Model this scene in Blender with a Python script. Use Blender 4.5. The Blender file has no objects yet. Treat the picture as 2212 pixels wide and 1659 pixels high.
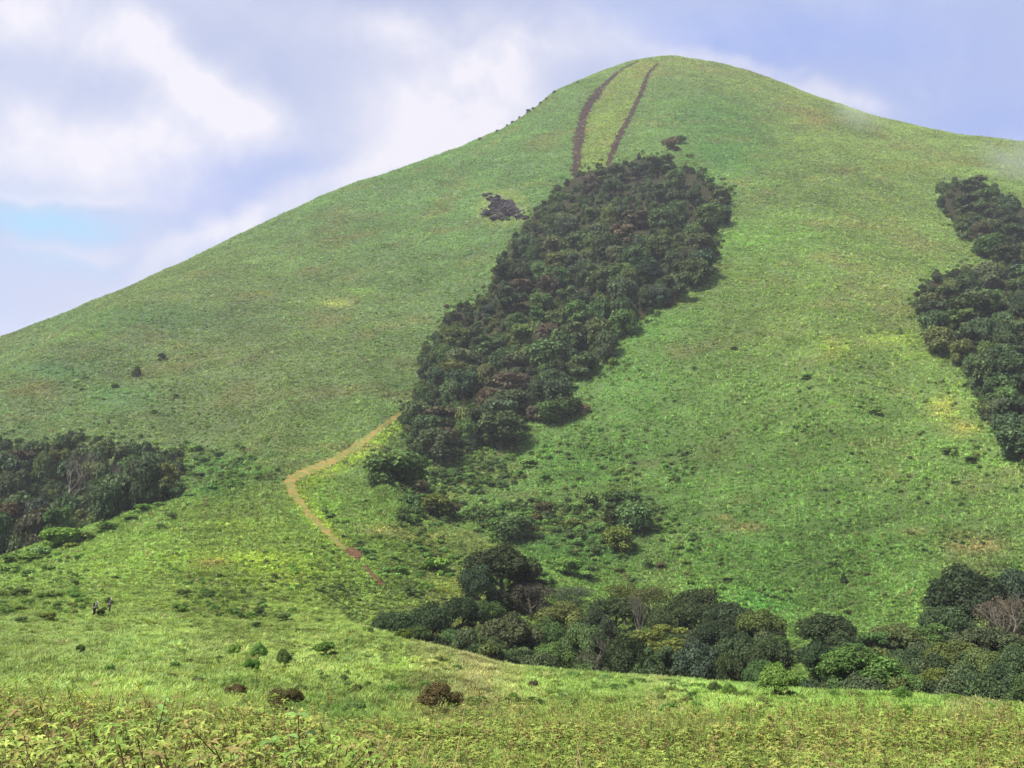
import bpy, bmesh, math, random, zlib
import numpy as np
from mathutils import Vector, Matrix

rng = np.random.default_rng(11)
random.seed(11)
SC = bpy.context.scene
COL = SC.collection

# ------------------------------------------------------------------ camera, sky, sun, exposure
FU = 2170.0                      # focal length in the units of a 2212 x 1659 picture
PITCH = math.radians(8.4)
EYE = 1.65
cam_d = bpy.data.cameras.new('camera'); cam = bpy.data.objects.new('camera', cam_d); COL.objects.link(cam)
cam.location = (0, 0, EYE); cam.rotation_euler = (math.radians(90) + PITCH, 0, 0)
cam_d.sensor_width = 36.0; cam_d.lens = 36.0 * FU / 2212.0
cam_d.clip_start = 0.1; cam_d.clip_end = 12000
SC.camera = cam

SUN_DIR = Vector((-0.62, -0.42, 0.95)).normalized()     # towards the sun
sun_d = bpy.data.lights.new('sun', 'SUN'); sun = bpy.data.objects.new('sun', sun_d); COL.objects.link(sun)
sun_d.energy = 4.5; sun_d.angle = math.radians(14); sun_d.color = (1.0, 0.95, 0.87)
sun.rotation_euler = SUN_DIR.to_track_quat('Z', 'Y').to_euler()
sun.location = (0, 0, 600)

SC.view_settings.view_transform = 'Standard'; SC.view_settings.look = 'None'
SC.view_settings.gamma = 1.0; SC.view_settings.use_curve_mapping = False
SC.view_settings.exposure = 1.25
SC.cycles.use_denoising = True
SC.cycles.max_bounces = 6; SC.cycles.diffuse_bounces = 3; SC.cycles.transmission_bounces = 3
SC.cycles.volume_bounces = 0; SC.cycles.transparent_max_bounces = 4
SC.cycles.caustics_reflective = False; SC.cycles.caustics_refractive = False

def ray(u, v):
    u = np.asarray(u, float); v = np.asarray(v, float)
    cx = (u - 1106.0) / FU; cy = (829.5 - v) / FU
    return cx, math.cos(PITCH) - cy * math.sin(PITCH) + 0 * cx, math.sin(PITCH) + cy * math.cos(PITCH) + 0 * cx

def phi_t(u, v):
    X, Y, Z = ray(u, v)
    return np.arctan2(X, Y), Z / np.hypot(X, Y)

def project(x, y, z):
    x = np.asarray(x, float); y = np.asarray(y, float); z = np.asarray(z, float) - EYE
    d = y * math.cos(PITCH) + z * math.sin(PITCH)
    h = -y * math.sin(PITCH) + z * math.cos(PITCH)
    d = np.where(d > 0.05, d, 0.05)
    return 1106.0 + FU * x / d, 829.5 - FU * h / d

def lin(c):
    c = np.asarray(c, float) / 255.0
    return np.where(c <= 0.04045, c / 12.92, ((c + 0.055) / 1.055) ** 2.4)

class NT:
    """tiny helper to wire shader nodes"""
    def __init__(s, tree): s.t = tree; s.t.nodes.clear()
    def n(s, typ, **kw):
        nd = s.t.nodes.new(typ)
        for k, v in kw.items(): setattr(nd, k, v)
        return nd
    def put(s, sock, v):
        if isinstance(v, bpy.types.NodeSocket): s.t.links.new(v, sock)
        elif v is not None:
            if hasattr(sock.default_value, '__len__') and not hasattr(v, '__len__'): v = (v,) * len(sock.default_value)
            if hasattr(sock.default_value, '__len__') and len(sock.default_value) == 4 and len(v) == 3: v = (*v, 1.0)
            sock.default_value = v
    def m(s, op, a, b=None, c=None, clamp=False):
        nd = s.n('ShaderNodeMath', operation=op, use_clamp=clamp)
        s.put(nd.inputs[0], a); s.put(nd.inputs[1], b); s.put(nd.inputs[2], c)
        return nd.outputs[0]
    def mix(s, f, a, b, mode='MIX'):
        nd = s.n('ShaderNodeMix', data_type='RGBA', blend_type=mode)
        s.put(nd.inputs['Factor'], f)
        s.put(nd.inputs[6], a); s.put(nd.inputs[7], b)
        return nd.outputs[2]
    def noise(s, vec, scale, detail=4, rough=0.55, dist=0.0, dim='3D'):
        nd = s.n('ShaderNodeTexNoise', noise_dimensions=dim)
        s.put(nd.inputs['Vector'], vec); nd.inputs['Scale'].default_value = scale
        nd.inputs['Detail'].default_value = detail; nd.inputs['Roughness'].default_value = rough
        nd.inputs['Distortion'].default_value = dist
        return nd.outputs[0]
    def rng(s, x, a, b, c=0.0, d=1.0, smooth=False):
        nd = s.n('ShaderNodeMapRange', interpolation_type='SMOOTHSTEP' if smooth else 'LINEAR')
        s.put(nd.inputs[0], x); 
        for i, q in zip((1, 2, 3, 4), (a, b, c, d)): nd.inputs[i].default_value = q
        return nd.outputs[0]

def build_world():
    w = bpy.data.worlds.new('World'); SC.world = w; w.use_nodes = True
    N = NT(w.node_tree)
    out = N.n('ShaderNodeOutputWorld'); bg = N.n('ShaderNodeBackground')
    sky = N.n('ShaderNodeTexSky', sky_type='NISHITA')
    sky.sun_disc = False; sky.sun_elevation = math.asin(SUN_DIR.z)
    sky.sun_rotation = math.atan2(SUN_DIR.x, SUN_DIR.y); sky.altitude = 1200
    tc = N.n('ShaderNodeTexCoord'); sep = N.n('ShaderNodeSeparateXYZ'); N.put(sep.inputs[0], tc.outputs['Generated'])
    az = N.m('ARCTAN2', sep.outputs[0], sep.outputs[1]); el = N.m('ARCSINE', sep.outputs[2])
    # warp the cloud coordinates
    w1 = N.noise(tc.outputs['Generated'], 5.0, 5, 0.6); w2 = N.noise(N.n('ShaderNodeVectorMath', operation='ADD').outputs[0], 1)
    vm = [n for n in w.node_tree.nodes if n.bl_idname == 'ShaderNodeVectorMath'][0]
    N.put(vm.inputs[0], tc.outputs['Generated']); vm.inputs[1].default_value = (7.3, 2.1, 4.4)
    n2 = [n for n in w.node_tree.nodes if n.bl_idname == 'ShaderNodeTexNoise'][1]
    n2.inputs['Scale'].default_value = 5.0; n2.inputs['Detail'].default_value = 5; n2.inputs['Roughness'].default_value = 0.6
    azw = N.m('ADD', az, N.m('MULTIPLY', N.m('SUBTRACT', w1, 0.5), 0.17))
    elw = N.m('ADD', el, N.m('MULTIPLY', N.m('SUBTRACT', w2, 0.5), 0.11))
    fine = N.noise(tc.outputs['Generated'], 6.0, 8, 0.6, 0.25)
    def blob(u, v, su, sv, rot, amp):
        X, Y, Z = ray(u, v); a0 = math.atan2(X, Y); e0 = math.asin(Z / math.sqrt(X * X + Y * Y + Z * Z))
        da = N.m('SUBTRACT', azw, a0); de = N.m('SUBTRACT', elw, e0)
        da = N.m('MULTIPLY', da, math.cos(e0))
        c, s_ = math.cos(math.radians(rot)), math.sin(math.radians(rot))
        p = N.m('MULTIPLY', N.m('ADD', N.m('MULTIPLY', da, c), N.m('MULTIPLY', de, -s_)), FU / su)
        q = N.m('MULTIPLY', N.m('ADD', N.m('MULTIPLY', da, s_), N.m('MULTIPLY', de, c)), FU / sv)
        r2 = N.m('ADD', N.m('MULTIPLY', p, p), N.m('MULTIPLY', q, q))
        return N.m('MULTIPLY', N.m('EXPONENT', N.m('MULTIPLY', r2, -1.0)), amp)
    def acc(bl):
        t = None
        for b in bl:
            x = blob(*b); t = x if t is None else N.m('ADD', t, x)
        return t
    E = 2 ** -1.2 * 1.0
    skyc = N.mix(1.0, sky.outputs[0], (0.08, 0.08, 0.08), 'MULTIPLY')           # strength 0.08
    # thin veil of high cloud over all of it
    veil = (lin((200, 206, 237)) * E)
    c = N.mix(0.70, skyc, tuple(veil))
    blue = acc([(1620, 40, 300, 90, 0, .75), (2080, 150, 260, 190, 0, .6), (400, 415, 125, 90, 0, 1.25), (1500, 60, 160, 50, 10, .4), (2150, 290, 160, 60, 10, .5),
                (265, 268, 45, 20, 10, .5), (620, 400, 140, 60, -10, .6), (1900, 60, 200, 80, 0, .3)])
    c = N.mix(N.m('MULTIPLY', blue, 1.0, clamp=True), c, tuple(lin((160, 180, 236)) * E))
    cyan = acc([(80, 480, 170, 26, 0, .75), (110, 560, 150, 22, 0, .4), (20, 440, 100, 60, 0, .3)])
    c = N.mix(N.m('MULTIPLY', cyan, 1.0, clamp=True), c, tuple(lin((164, 216, 250)) * E))
    grey = acc([(90, 650, 190, 100, 10, .9), (280, 560, 110, 90, 0, .5), (180, 200, 120, 50, 40, .7), (700, 150, 260, 110, 30, .45), (950, 330, 120, 40, -25, .5),
                (330, 230, 140, 30, 15, .4)])
    c = N.mix(N.m('MULTIPLY', grey, N.rng(fine, 0.35, 0.65, 0.35, 1.3), clamp=True), c, tuple(lin((194, 202, 232)) * E))
    white = acc([(150, 300, 380, 130, 10, .32), (1060, 210, 190, 110, -20, .55), (900, 120, 260, 70, 0, .3), (60, 60, 120, 60, 0, 1.1), (250, 95, 150, 55, 22, 1.25), (390, 160, 120, 55, 40, .95), (490, 235, 80, 60, 50, .8), (90, 270, 210, 50, 0, .7),
                 (130, 360, 260, 60, 5, .7), (420, 300, 190, 55, 0, .7), (900, 250, 180, 70, -10, .8), (1050, 165, 160, 80, -15, .6), (1250, 120, 200, 60, -10, .5),
                 (430, 535, 190, 34, -31, .6), (700, 425, 230, 34, -27, .6), (980, 300, 160, 34, -25, .6), (1600, 150, 170, 26, 18, .75), (1760, 215, 120, 22, 18, .5), (980, 60, 260, 40, -8, .35), (1180, 200, 100, 70, 0, .3), (1650, 120, 60, 14, 10, .5),
                 (120, 530, 120, 18, 0, .5), (100, 425, 160, 14, 0, .5), (820, 330, 120, 40, -20, .3), (700, 60, 500, 40, 5, .2), (30, 740, 150, 40, -20, .5)])
    wm = N.rng(N.m('MULTIPLY', white, N.m('MULTIPLY', N.rng(fine, 0.36, 0.62, 0.4, 1.2), N.rng(N.noise(tc.outputs['Generated'], 19.0, 6, 0.62, 0.3), .35, .65, .8, 1.15))), 0.05, 1.1, 0, 0.95)
    c = N.mix(wm, c, tuple(lin((242, 239, 248)) * E))
    streak = N.rng(N.noise(tc.outputs['Generated'], 4.5, 8, 0.66, 0.4), 0.48, 0.74, 0.0, 0.30, False)
    c = N.mix(streak, c, tuple(lin((232, 232, 247)) * E))
    N.put(bg.inputs[0], c); bg.inputs[1].default_value = 1.0
    N.t.links.new(bg.outputs[0], out.inputs[0])
build_world()

# ------------------------------------------------------------------ numeric helpers
def pchip(xk, yk, x):
    xk = np.asarray(xk, float); yk = np.asarray(yk, float)
    h = np.diff(xk); d = np.diff(yk) / h
    m = np.zeros_like(yk)
    if len(xk) > 2:
        w1 = 2 * h[1:] + h[:-1]; w2 = h[1:] + 2 * h[:-1]
        ok = d[:-1] * d[1:] > 0
        with np.errstate(divide='ignore', invalid='ignore'):
            mm = (w1 + w2) / (w1 / d[:-1] + w2 / d[1:])
        m[1:-1] = np.where(ok, mm, 0)
    m[0] = d[0]; m[-1] = d[-1]
    x = np.clip(x, xk[0], xk[-1])
    i = np.clip(np.searchsorted(xk, x) - 1, 0, len(h) - 1)
    s = (x - xk[i]) / h[i]; hi = h[i]
    return ((1 + 2 * s) * (1 - s) ** 2 * yk[i] + s * (1 - s) ** 2 * hi * m[i] + s * s * (3 - 2 * s) * yk[i + 1] + s * s * (s - 1) * hi * m[i + 1])

def vnoise(x, y, seed=0):
    xi = np.floor(x).astype(np.int64); yi = np.floor(y).astype(np.int64)
    fx = x - xi; fy = y - yi; fx = fx * fx * (3 - 2 * fx); fy = fy * fy * (3 - 2 * fy)
    def h(a, b):
        n = (a * 374761393 + b * 668265263 + seed * 974634777) & 0x7fffffff
        n = ((n ^ (n >> 13)) * 1274126177) & 0x7fffffff
        n = n ^ (n >> 16)
        return (n & 0xffff) / 65535.0
    return (h(xi, yi) * (1 - fx) + h(xi + 1, yi) * fx) * (1 - fy) + (h(xi, yi + 1) * (1 - fx) + h(xi + 1, yi + 1) * fx) * fy

def fbm(x, y, seed=0, oct=4):
    t = 0; a = 0.5; n = 0
    for o in range(oct):
        t = t + a * vnoise(x * 2 ** o, y * 2 ** o, seed + o * 17); n += a; a *= 0.5
    return t / n

# ------------------------------------------------------------------ terrain
SKY = [(-1100, 1090), (-600, 950), (-200, 815), (0, 735), (100, 697), (200, 655), (290, 617), (370, 577), (430, 549), (490, 521), (560, 489), (620, 462), (690, 431), (760, 402), (850, 370),
       (900, 354), (1000, 318), (1080, 280), (1150, 237), (1200, 198), (1250, 177), (1300, 157), (1340, 143), (1375, 132), (1400, 128), (1440, 124), (1500, 130), (1560, 142), (1600, 150), (1650, 166), (1700, 183), (1750, 203), (1800, 221),
       (1850, 237), (1900, 251), (2000, 275), (2100, 296), (2212, 306), (2400, 330), (2800, 420), (3300, 600)]
skr = lambda u: float(np.interp(u, [-600, 0, 250, 620, 1000, 1440, 1700, 2212, 2800], [640, 625, 600, 620, 660, 745, 745, 745, 740]))
CURVES = [
 [(-600, 1800, 9), (0, 1800, 9), (500, 1800, 9), (900, 1800, 9.5), (1300, 1805, 10), (1700, 1805, 10), (2212, 1805, 10), (2800, 1805, 10)],
 [(-600, 1590, 17.5), (0, 1592, 17.5), (400, 1600, 17.5), (650, 1615, 18), (900, 1625, 20), (1300, 1630, 21), (1700, 1630, 21), (2212, 1630, 21), (2800, 1630, 21)],
 [(-600, 1530, 28), (0, 1532, 28), (400, 1540, 28), (650, 1560, 28), (900, 1556, 32), (1300, 1550, 36), (1700, 1540, 38), (2212, 1555, 36), (2800, 1560, 36)],
 [(-600, 1440, 48), (0, 1445, 48), (400, 1455, 48), (700, 1478, 48), (900, 1504, 48), (1300, 1514, 52), (1700, 1518, 54), (2212, 1545, 48), (2800, 1554, 48)],
 [(-600, 1345, 105), (0, 1334, 110), (300, 1328, 112), (600, 1335, 115), (700, 1338, 114), (780, 1356, 112), (850, 1378, 108), (1000, 1422, 104), (1100, 1449, 100), (1300, 1468, 95), (1500, 1480, 90), (1700, 1498, 82),
  (1900, 1512, 74), (2100, 1523, 67), (2212, 1536, 62), (2800, 1550, 60)],
 [(-600, 1300, 150), (0, 1272, 150), (400, 1255, 150), (620, 1262, 148), (700, 1290, 142), (780, 1372, 130), (850, 1415, 126), (1000, 1465, 122), (1100, 1488, 118), (1300, 1515, 114), (1500, 1530, 110), (1700, 1548, 102),
  (1900, 1545, 94), (2212, 1565, 84), (2800, 1575, 82)],
 [(-600, 1270, 190), (0, 1235, 190), (400, 1170, 200), (620, 1160, 195), (700, 1180, 190), (780, 1215, 182), (850, 1260, 172), (1000, 1330, 158), (1100, 1370, 150), (1300, 1420, 145), (1500, 1430, 142), (1700, 1445, 135),
  (1900, 1470, 125), (2212, 1480, 118), (2800, 1490, 115)],
 [(-600, 1250, 230), (0, 1208, 238), (100, 1175, 242), (200, 1142, 248), (300, 1105, 255), (400, 1070, 262), (500, 1035, 268), (560, 1030, 268), (620, 1040, 265), (700, 1052, 258), (780, 1040, 258), (820, 1040, 256), (870, 1075, 250), (900, 1105, 246), (950, 1128, 240),
  (1000, 1142, 234), (1050, 1163, 224), (1100, 1184, 215), (1180, 1240, 203), (1300, 1310, 198), (1500, 1350, 192), (1700, 1385, 186), (1900, 1400, 182), (2212, 1400, 178), (2800, 1420, 170)],
 [(-600, 1290, 255), (0, 1245, 262), (100, 1210, 266), (200, 1175, 270), (300, 1135, 276), (400, 1090, 282), (480, 1045, 288), (560, 1008, 290), (620, 1000, 290), (700, 1005, 284), (780, 1012, 280), (820, 1022, 278), (870, 1085, 272), (900, 1118, 268), (950, 1142, 262),
  (1000, 1156, 256), (1050, 1176, 246), (1100, 1194, 238), (1180, 1225, 226), (1300, 1270, 218), (1500, 1310, 212), (1700, 1340, 206), (1900, 1350, 202), (2212, 1350, 198), (2800, 1370, 190)],
 [(-600, 1120, 310), (0, 1090, 315), (300, 1010, 335), (480, 960, 338), (560, 935, 338), (620, 905, 335), (800, 900, 328), (900, 940, 325), (1000, 960, 322), (1200, 1010, 302), (1440, 1030, 288), (1700, 1045, 278), (1950, 1060, 272), (2212, 1085, 265), (2800, 1150, 255)],
 [(-600, 990, 380), (0, 930, 388), (300, 830, 405), (620, 700, 430), (800, 690, 427), (1000, 700, 414), (1200, 680, 398), (1440, 660, 388), (1700, 665, 384), (1950, 700, 378), (2212, 745, 368), (2800, 850, 350)],
 [(-600, 965, 460), (0, 792, 470), (80, 752, 472), (150, 720, 475), (300, 650, 490), (620, 570, 515), (800, 530, 520), (1000, 500, 515), (1200, 420, 528), (1440, 345, 550), (1700, 370, 545), (1950, 430, 535), (2212, 500, 525), (2800, 640, 500)],
 [(-600, 966, 500), (0, 795, 500), (80, 753, 502), (150, 715, 510), (300, 630, 530), (620, 510, 565), (1000, 400, 580), (1200, 300, 610), (1440, 205, 660), (1700, 255, 655), (1950, 330, 640), (2212, 390, 630), (2800, 520, 600)],
]
CURVES.append([(u, v, skr(u)) for u, v in SKY])

front = np.radians(np.arange(-37, 37.001, 0.085))
side = np.radians(np.concatenate([np.arange(38, 60, 1.5), np.arange(60, 180, 5)]))
PH = np.concatenate([-side[::-1], front, side, ]) ; PH = np.unique(np.concatenate([PH, [math.pi, -math.pi]]))
RR = np.unique(np.concatenate([np.geomspace(0.6, 15, 60), np.geomspace(15, 110, 130), np.arange(110, 300, 1.3), np.arange(300, 780, 1.7), np.geomspace(780, 2500, 26)]))
K_T = []; K_R = []
for cv in CURVES:
    cv = np.array(cv, float); ph, t = phi_t(cv[:, 0], cv[:, 1])
    K_T.append(pchip(ph, t, PH)); K_R.append(pchip(ph, cv[:, 2], PH))
K_T = np.array(K_T); K_R = np.array(K_R)
nR = len(RR); ZG = np.zeros((len(PH), nR))
for i, p in enumerate(PH):
    r = list(K_R[:, i]); t = list(K_T[:, i]); rs = r[-1]; ts = t[-1]
    r = [0.5, 5.0] + r + [rs + 30, rs + 140, 1500, 2600]
    t = [-EYE / 0.5, -(EYE + 0.05) / 5] + t + [ts - 0.012 - 0.05 * max(ts, 0), ts * 0.72 - 0.02, min(ts * 0.1, 0) - 0.05, -0.05]
    x = -1.0 / np.array(r)
    zz = pchip(x, t, -1.0 / RR) * RR + EYE
    w = min(1, max(0, (math.radians(100) - abs(p)) / math.radians(50))); w = w * w * (3 - 2 * w)
    gen = -0.06 * RR * (RR < 600) - 36 * (RR >= 600)
    ZG[i] = w * zz + (1 - w) * gen
# bring the seam behind the camera together and add ground relief
XG = np.sin(PH)[:, None] * RR[None]; YG = np.cos(PH)[:, None] * RR[None]
amp = np.clip(RR / 300, 0.02, 1.0) * np.clip((2000 - RR) / 600, 0, 1)
rel = (fbm(XG / 46 + 50, YG / 46 + 50, 3, 3) - 0.5) * 4.2 + (fbm(XG / 9 + 50, YG / 9 + 50, 5, 3) - 0.5) * 1.6
ZG += rel * amp[None] * 0.9
ZG += (fbm(PH[:, None] * 16 + 40 + 0 * RR[None], RR[None] / 150 + 3 + 0 * PH[:, None], 19, 2) - 0.5) * 6.0 * (np.clip((RR - 230) / 120, 0, 1) * np.clip((700 - RR) / 120, 0, 1))[None]
ZG += ((fbm(XG / 2.2 + 90, YG / 2.2 + 90, 8, 3) - 0.5) * 0.22) * np.clip((RR - 4) / 6, 0, 1)[None] * (RR < 200)[None]
ZG[0] = ZG[-1] = (ZG[0] + ZG[-1]) / 2

IPH = np.arange(len(PH)); IRR = np.arange(nR)
def ground_z(x, y):
    x = np.asarray(x, float); y = np.asarray(y, float)
    p = np.interp(np.arctan2(x, y), PH, IPH); q = np.interp(np.hypot(x, y), RR, IRR)
    i = np.clip(p.astype(int), 0, len(PH) - 2); j = np.clip(q.astype(int), 0, nR - 2); fi = p - i; fj = q - j
    return (ZG[i, j] * (1 - fi) + ZG[i + 1, j] * fi) * (1 - fj) + (ZG[i, j + 1] * (1 - fi) + ZG[i + 1, j + 1] * fi) * fj

TG = (ZG - EYE) / RR[None]
def at_ray(u, v, rmin=5.0):
    """the ground point seen along the ray through (u, v)"""
    p, t = phi_t(u, v); p = float(p); t = float(t)
    i = np.interp(p, PH, IPH); a = int(i); f = i - a
    row = TG[a] * (1 - f) + TG[min(a + 1, len(PH) - 1)] * f
    ok = np.where((row >= t) & (RR > rmin) & (RR < 770))[0]
    if len(ok) == 0: r = float(np.interp(0, [0, 1], [1, 1]) * RR[np.argmax(np.where(RR < 770, row, -9))])
    else:
        j = ok[0]; t0, t1 = row[j - 1], row[j]
        r = RR[j - 1] + (RR[j] - RR[j - 1]) * np.clip((t - t0) / (t1 - t0 + 1e-12), 0, 1)
    x, y = r * math.sin(p), r * math.cos(p)
    return float(x), float(y), float(ground_z(x, y))
def at_range(u, r):
    """ground point at range r in the direction of picture column u (near the horizon row)"""
    p = float(phi_t(u, 1300)[0]); x, y = r * math.sin(p), r * math.cos(p)
    return x, y, float(ground_z(x, y))
CM = np.maximum.accumulate(np.where(RR[None] > 6, TG, -9), axis=1)
def visible(x, y, z, slack=0.0):
    r = np.hypot(x, y); p = np.interp(np.arctan2(x, y), PH, IPH); q = np.interp(r - 2.0, RR, IRR)
    i = np.clip(np.round(p).astype(int), 0, len(PH) - 1); j = np.clip(q.astype(int), 0, nR - 1)
    return (z - EYE) / r >= CM[i, j] - slack

def in_poly(poly, u, v):
    u = np.asarray(u, float); v = np.asarray(v, float); c = np.zeros(u.shape, bool); n = len(poly)
    for k in range(n):
        x1, y1 = poly[k]; x2, y2 = poly[(k + 1) % n]
        if y1 == y2: continue
        c ^= ((y1 > v) != (y2 > v)) & (u < (x2 - x1) * (v - y1) / (y2 - y1) + x1)
    return c

def seg_d(pts, u, v):
    """distance to a polyline and the interpolated half width"""
    best = np.full(np.shape(u), 1e9); wid = np.zeros(np.shape(u)); side_ = np.zeros(np.shape(u))
    for (x1, y1, w1), (x2, y2, w2) in zip(pts[:-1], pts[1:]):
        dx, dy = x2 - x1, y2 - y1; s = np.clip(((u - x1) * dx + (v - y1) * dy) / (dx * dx + dy * dy), 0, 1)
        d = np.hypot(u - x1 - s * dx, v - y1 - s * dy); m = d < best
        best = np.where(m, d, best); wid = np.where(m, (w1 + s * (w2 - w1)) / 2, wid)
    return best, wid

WOOD_M = [(1245, 365), (1300, 352), (1345, 345), (1380, 330), (1415, 335), (1460, 350), (1500, 362), (1530, 385), (1575, 395), (1588, 425), (1578, 465), (1548, 500), (1552, 560), (1520, 590), (1480, 620), (1440, 655), (1400, 690),
          (1360, 705), (1330, 740), (1300, 775), (1270, 800), (1230, 840), (1200, 870), (1150, 900), (1110, 930), (1060, 960), (1000, 988), (940, 1003), (900, 988), (878, 960), (866, 900), (885, 870), (910, 830), (908, 760), (935, 735),
          (958, 690), (985, 660), (1040, 640), (1060, 600), (1082, 545), (1118, 500), (1148, 460), (1188, 415), (1220, 390)]
WOOD_RU = [(2028, 395), (2060, 385), (2105, 373), (2150, 400), (2190, 430), (2212, 440), (2330, 470), (2330, 640), (2212, 592), (2150, 560), (2120, 530), (2070, 505), (2040, 470), (2024, 430)]
WOOD_RL = [(2000, 600), (2060, 575), (2100, 580), (2150, 570), (2212, 585), (2330, 620), (2330, 1190), (2270, 1090), (2212, 1008), (2180, 962), (2130, 905), (2108, 850), (2088, 790), (2060, 757), (2010, 735), (1990, 690), (1968, 650)]
WOOD_L = [(-150, 950), (0, 943), (60, 938), (110, 972), (150, 935), (250, 950), (330, 960), (400, 985), (385, 1040), (360, 1070), (300, 1095), (230, 1135), (170, 1150), (100, 1180), (0, 1205), (-150, 1250)]
PATH = [(908, 842, 7), (895, 862, 8), (880, 878, 9), (855, 900, 12), (830, 921, 14), (800, 943, 16), (770, 965, 18), (740, 984, 19), (715, 998, 20), (670, 1016, 22), (640, 1030, 24), (624, 1042, 26), (630, 1062, 24), (648, 1088, 20), (668, 1112, 18),
        (690, 1135, 17), (710, 1155, 16), (732, 1176, 13), (748, 1190, 10)]
PATH2 = [(786, 1222, 6), (800, 1240, 10), (815, 1255, 11), (832, 1268, 6)]
FB_A = [(1381, 132.5, 3), (1346, 149, 5), (1320, 170, 8), (1303, 187, 10), (1285, 208, 17), (1264, 239, 16), (1257, 269, 19), (1250, 303, 21), (1246, 329, 18), (1248, 350, 15), (1243, 368, 14), (1238, 382, 10)]
FB_B = [(1422, 137, 3), (1400, 159, 5), (1386, 201, 11), (1372, 229, 9), (1355, 265, 11), (1334, 303, 12), (1320, 338, 12), (1312, 360, 9)]
ROCK = (1086, 451, 46, 30)
SOIL = [(745, 1187), (760, 1181), (780, 1184), (786, 1200), (775, 1213), (757, 1210), (748, 1198)]

# colour of the sward, some haze put in on the far hill, sampled over the view and carried to the ground positions
VR = np.array([100, 400, 700, 1000, 1200, 1400, 1600, 1750.]); UC = np.array([0, 550, 1100, 1650, 2212.])
SW = np.array([
 [(120, 144, 98), (116, 148, 98), (116, 149, 96), (130, 148, 98), (134, 152, 100)],
 [(120, 142, 98), (117, 147, 98), (116, 150, 98), (127, 153, 94), (131, 153, 98)],
 [(118, 140, 94), (122, 142, 94), (118, 146, 92), (128, 156, 82), (130, 154, 88)],
 [(110, 138, 86), (120, 142, 84), (114, 148, 78), (112, 148, 72), (128, 160, 82)],
 [(126, 155, 80), (134, 158, 76), (112, 145, 72), (104, 142, 68), (116, 146, 76)],
 [(152, 174, 100), (156, 177, 98), (146, 170, 90), (118, 150, 76), (126, 160, 82)],
 [(146, 170, 88), (150, 172, 92), (152, 174, 90), (152, 176, 88), (156, 178, 88)],
 [(136, 158, 86), (142, 164, 90), (152, 170, 92), (152, 172, 88), (152, 174, 88)]], float)
BLOBS = [ # u, v, su, sv, colour, amount, where the sward is dry, flowering or bare
 (725, 655, 34, 7, (178, 186, 100), 1.0), (782, 630, 28, 6, (150, 170, 90), .6), (1805, 755, 42, 28, (170, 185, 80), .8), (1925, 735, 60, 16, (178, 188, 90), .75),
 (1990, 770, 60, 16, (160, 180, 80), .6), (2035, 880, 36, 26, (176, 168, 88), .8), (2080, 925, 36, 20, (178, 165, 92), .8), (2110, 1180, 60, 14, (190, 160, 112), .8),
 (1610, 1140, 40, 10, (185, 152, 112), .75), (1560, 1120, 20, 8, (185, 150, 110), .6), (1975, 1150, 26, 7, (185, 155, 110), .7), (1770, 262, 44, 8, (168, 148, 100), .75), (1745, 245, 40, 8, (158, 150, 96), .6), (1700, 215, 46, 14, (150, 150, 92), .65),
 (1600, 190, 60, 20, (142, 152, 90), .5), (80, 835, 52, 18, (140, 140, 90), .6), (200, 726, 40, 8, (140, 160, 85), .5), (560, 1212, 110, 16, (182, 198, 84), .7), (455, 1216, 34, 9, (192, 172, 108), .75),
 (620, 1235, 90, 14, (175, 195, 85), .6), (830, 1147, 46, 12, (186, 168, 116), .7), (900, 1160, 60, 10, (170, 160, 98), .55), (985, 1268, 50, 20, (176, 192, 70), .75), (640, 1260, 60, 16, (166, 180, 84), .5), (500, 1135, 80, 10, (165, 180, 85), .55),
 (700, 1085, 46, 36, (150, 178, 84), .7), (1550, 1330, 110, 40, (104, 150, 76), .3), (1640, 1320, 60, 40, (104, 150, 74), .25), (240, 860, 90, 28, (100, 144, 96), .4), (120, 800, 80, 20, (96, 145, 96), .4), (1480, 440, 40, 60, (102, 150, 92), .5),
 (1540, 250, 120, 50, (100, 140, 88), .5), (1560, 330, 90, 60, (96, 145, 90), .5), (1940, 360, 60, 14, (146, 150, 92), .6), (2150, 420, 60, 40, (128, 150, 96), .4), (1480, 1420, 90, 20, (110, 165, 75), .4),
 (300, 690, 260, 30, (100, 130, 90), .5), (120, 745, 150, 14, (112, 130, 90), .5), (1370, 840, 120, 120, (112, 158, 72), .4), (1640, 520, 160, 40, (122, 158, 84), .4), (1430, 700, 80, 40, (118, 165, 75), .4), (1080, 1270, 40, 30, (120, 165, 70), .3),
 (1500, 1600, 160, 40, (165, 172, 96), .35), (2000, 1620, 160, 40, (170, 165, 96), .35), (1950, 1525, 260, 18, (140, 174, 88), .4), (1400, 1490, 200, 12, (138, 176, 88), .4), (300, 1400, 150, 30, (132, 152, 88), .5), (700, 1545, 110, 40, (112, 148, 78), .6),
 (500, 1480, 90, 22, (122, 148, 80), .5), (430, 1400, 60, 20, (150, 150, 96), .4), (1020, 1350, 50, 20, (165, 195, 92), .6), (1230, 1440, 60, 10, (176, 200, 100), .6), (900, 1440, 90, 16, (165, 195, 90), .5),
 (880, 1500, 60, 16, (118, 152, 82), .5), (1060, 1480, 60, 14, (140, 160, 84), .5), (1780, 1540, 200, 20, (165, 190, 90), .4), (1650, 1300, 60, 30, (90, 150, 66), .4), (1150, 1000, 140, 50, (112, 156, 72), .4), (1330, 1010, 100, 40, (110, 155, 70), .3),
 (1250, 1180, 120, 40, (92, 138, 74), .5), (480, 1010, 90, 30, (100, 142, 76), .6), (440, 1060, 60, 18, (104, 146, 82), .5), (2160, 640, 20, 100, (100, 145, 84), .3),
]
KALB = 0.70
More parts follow.
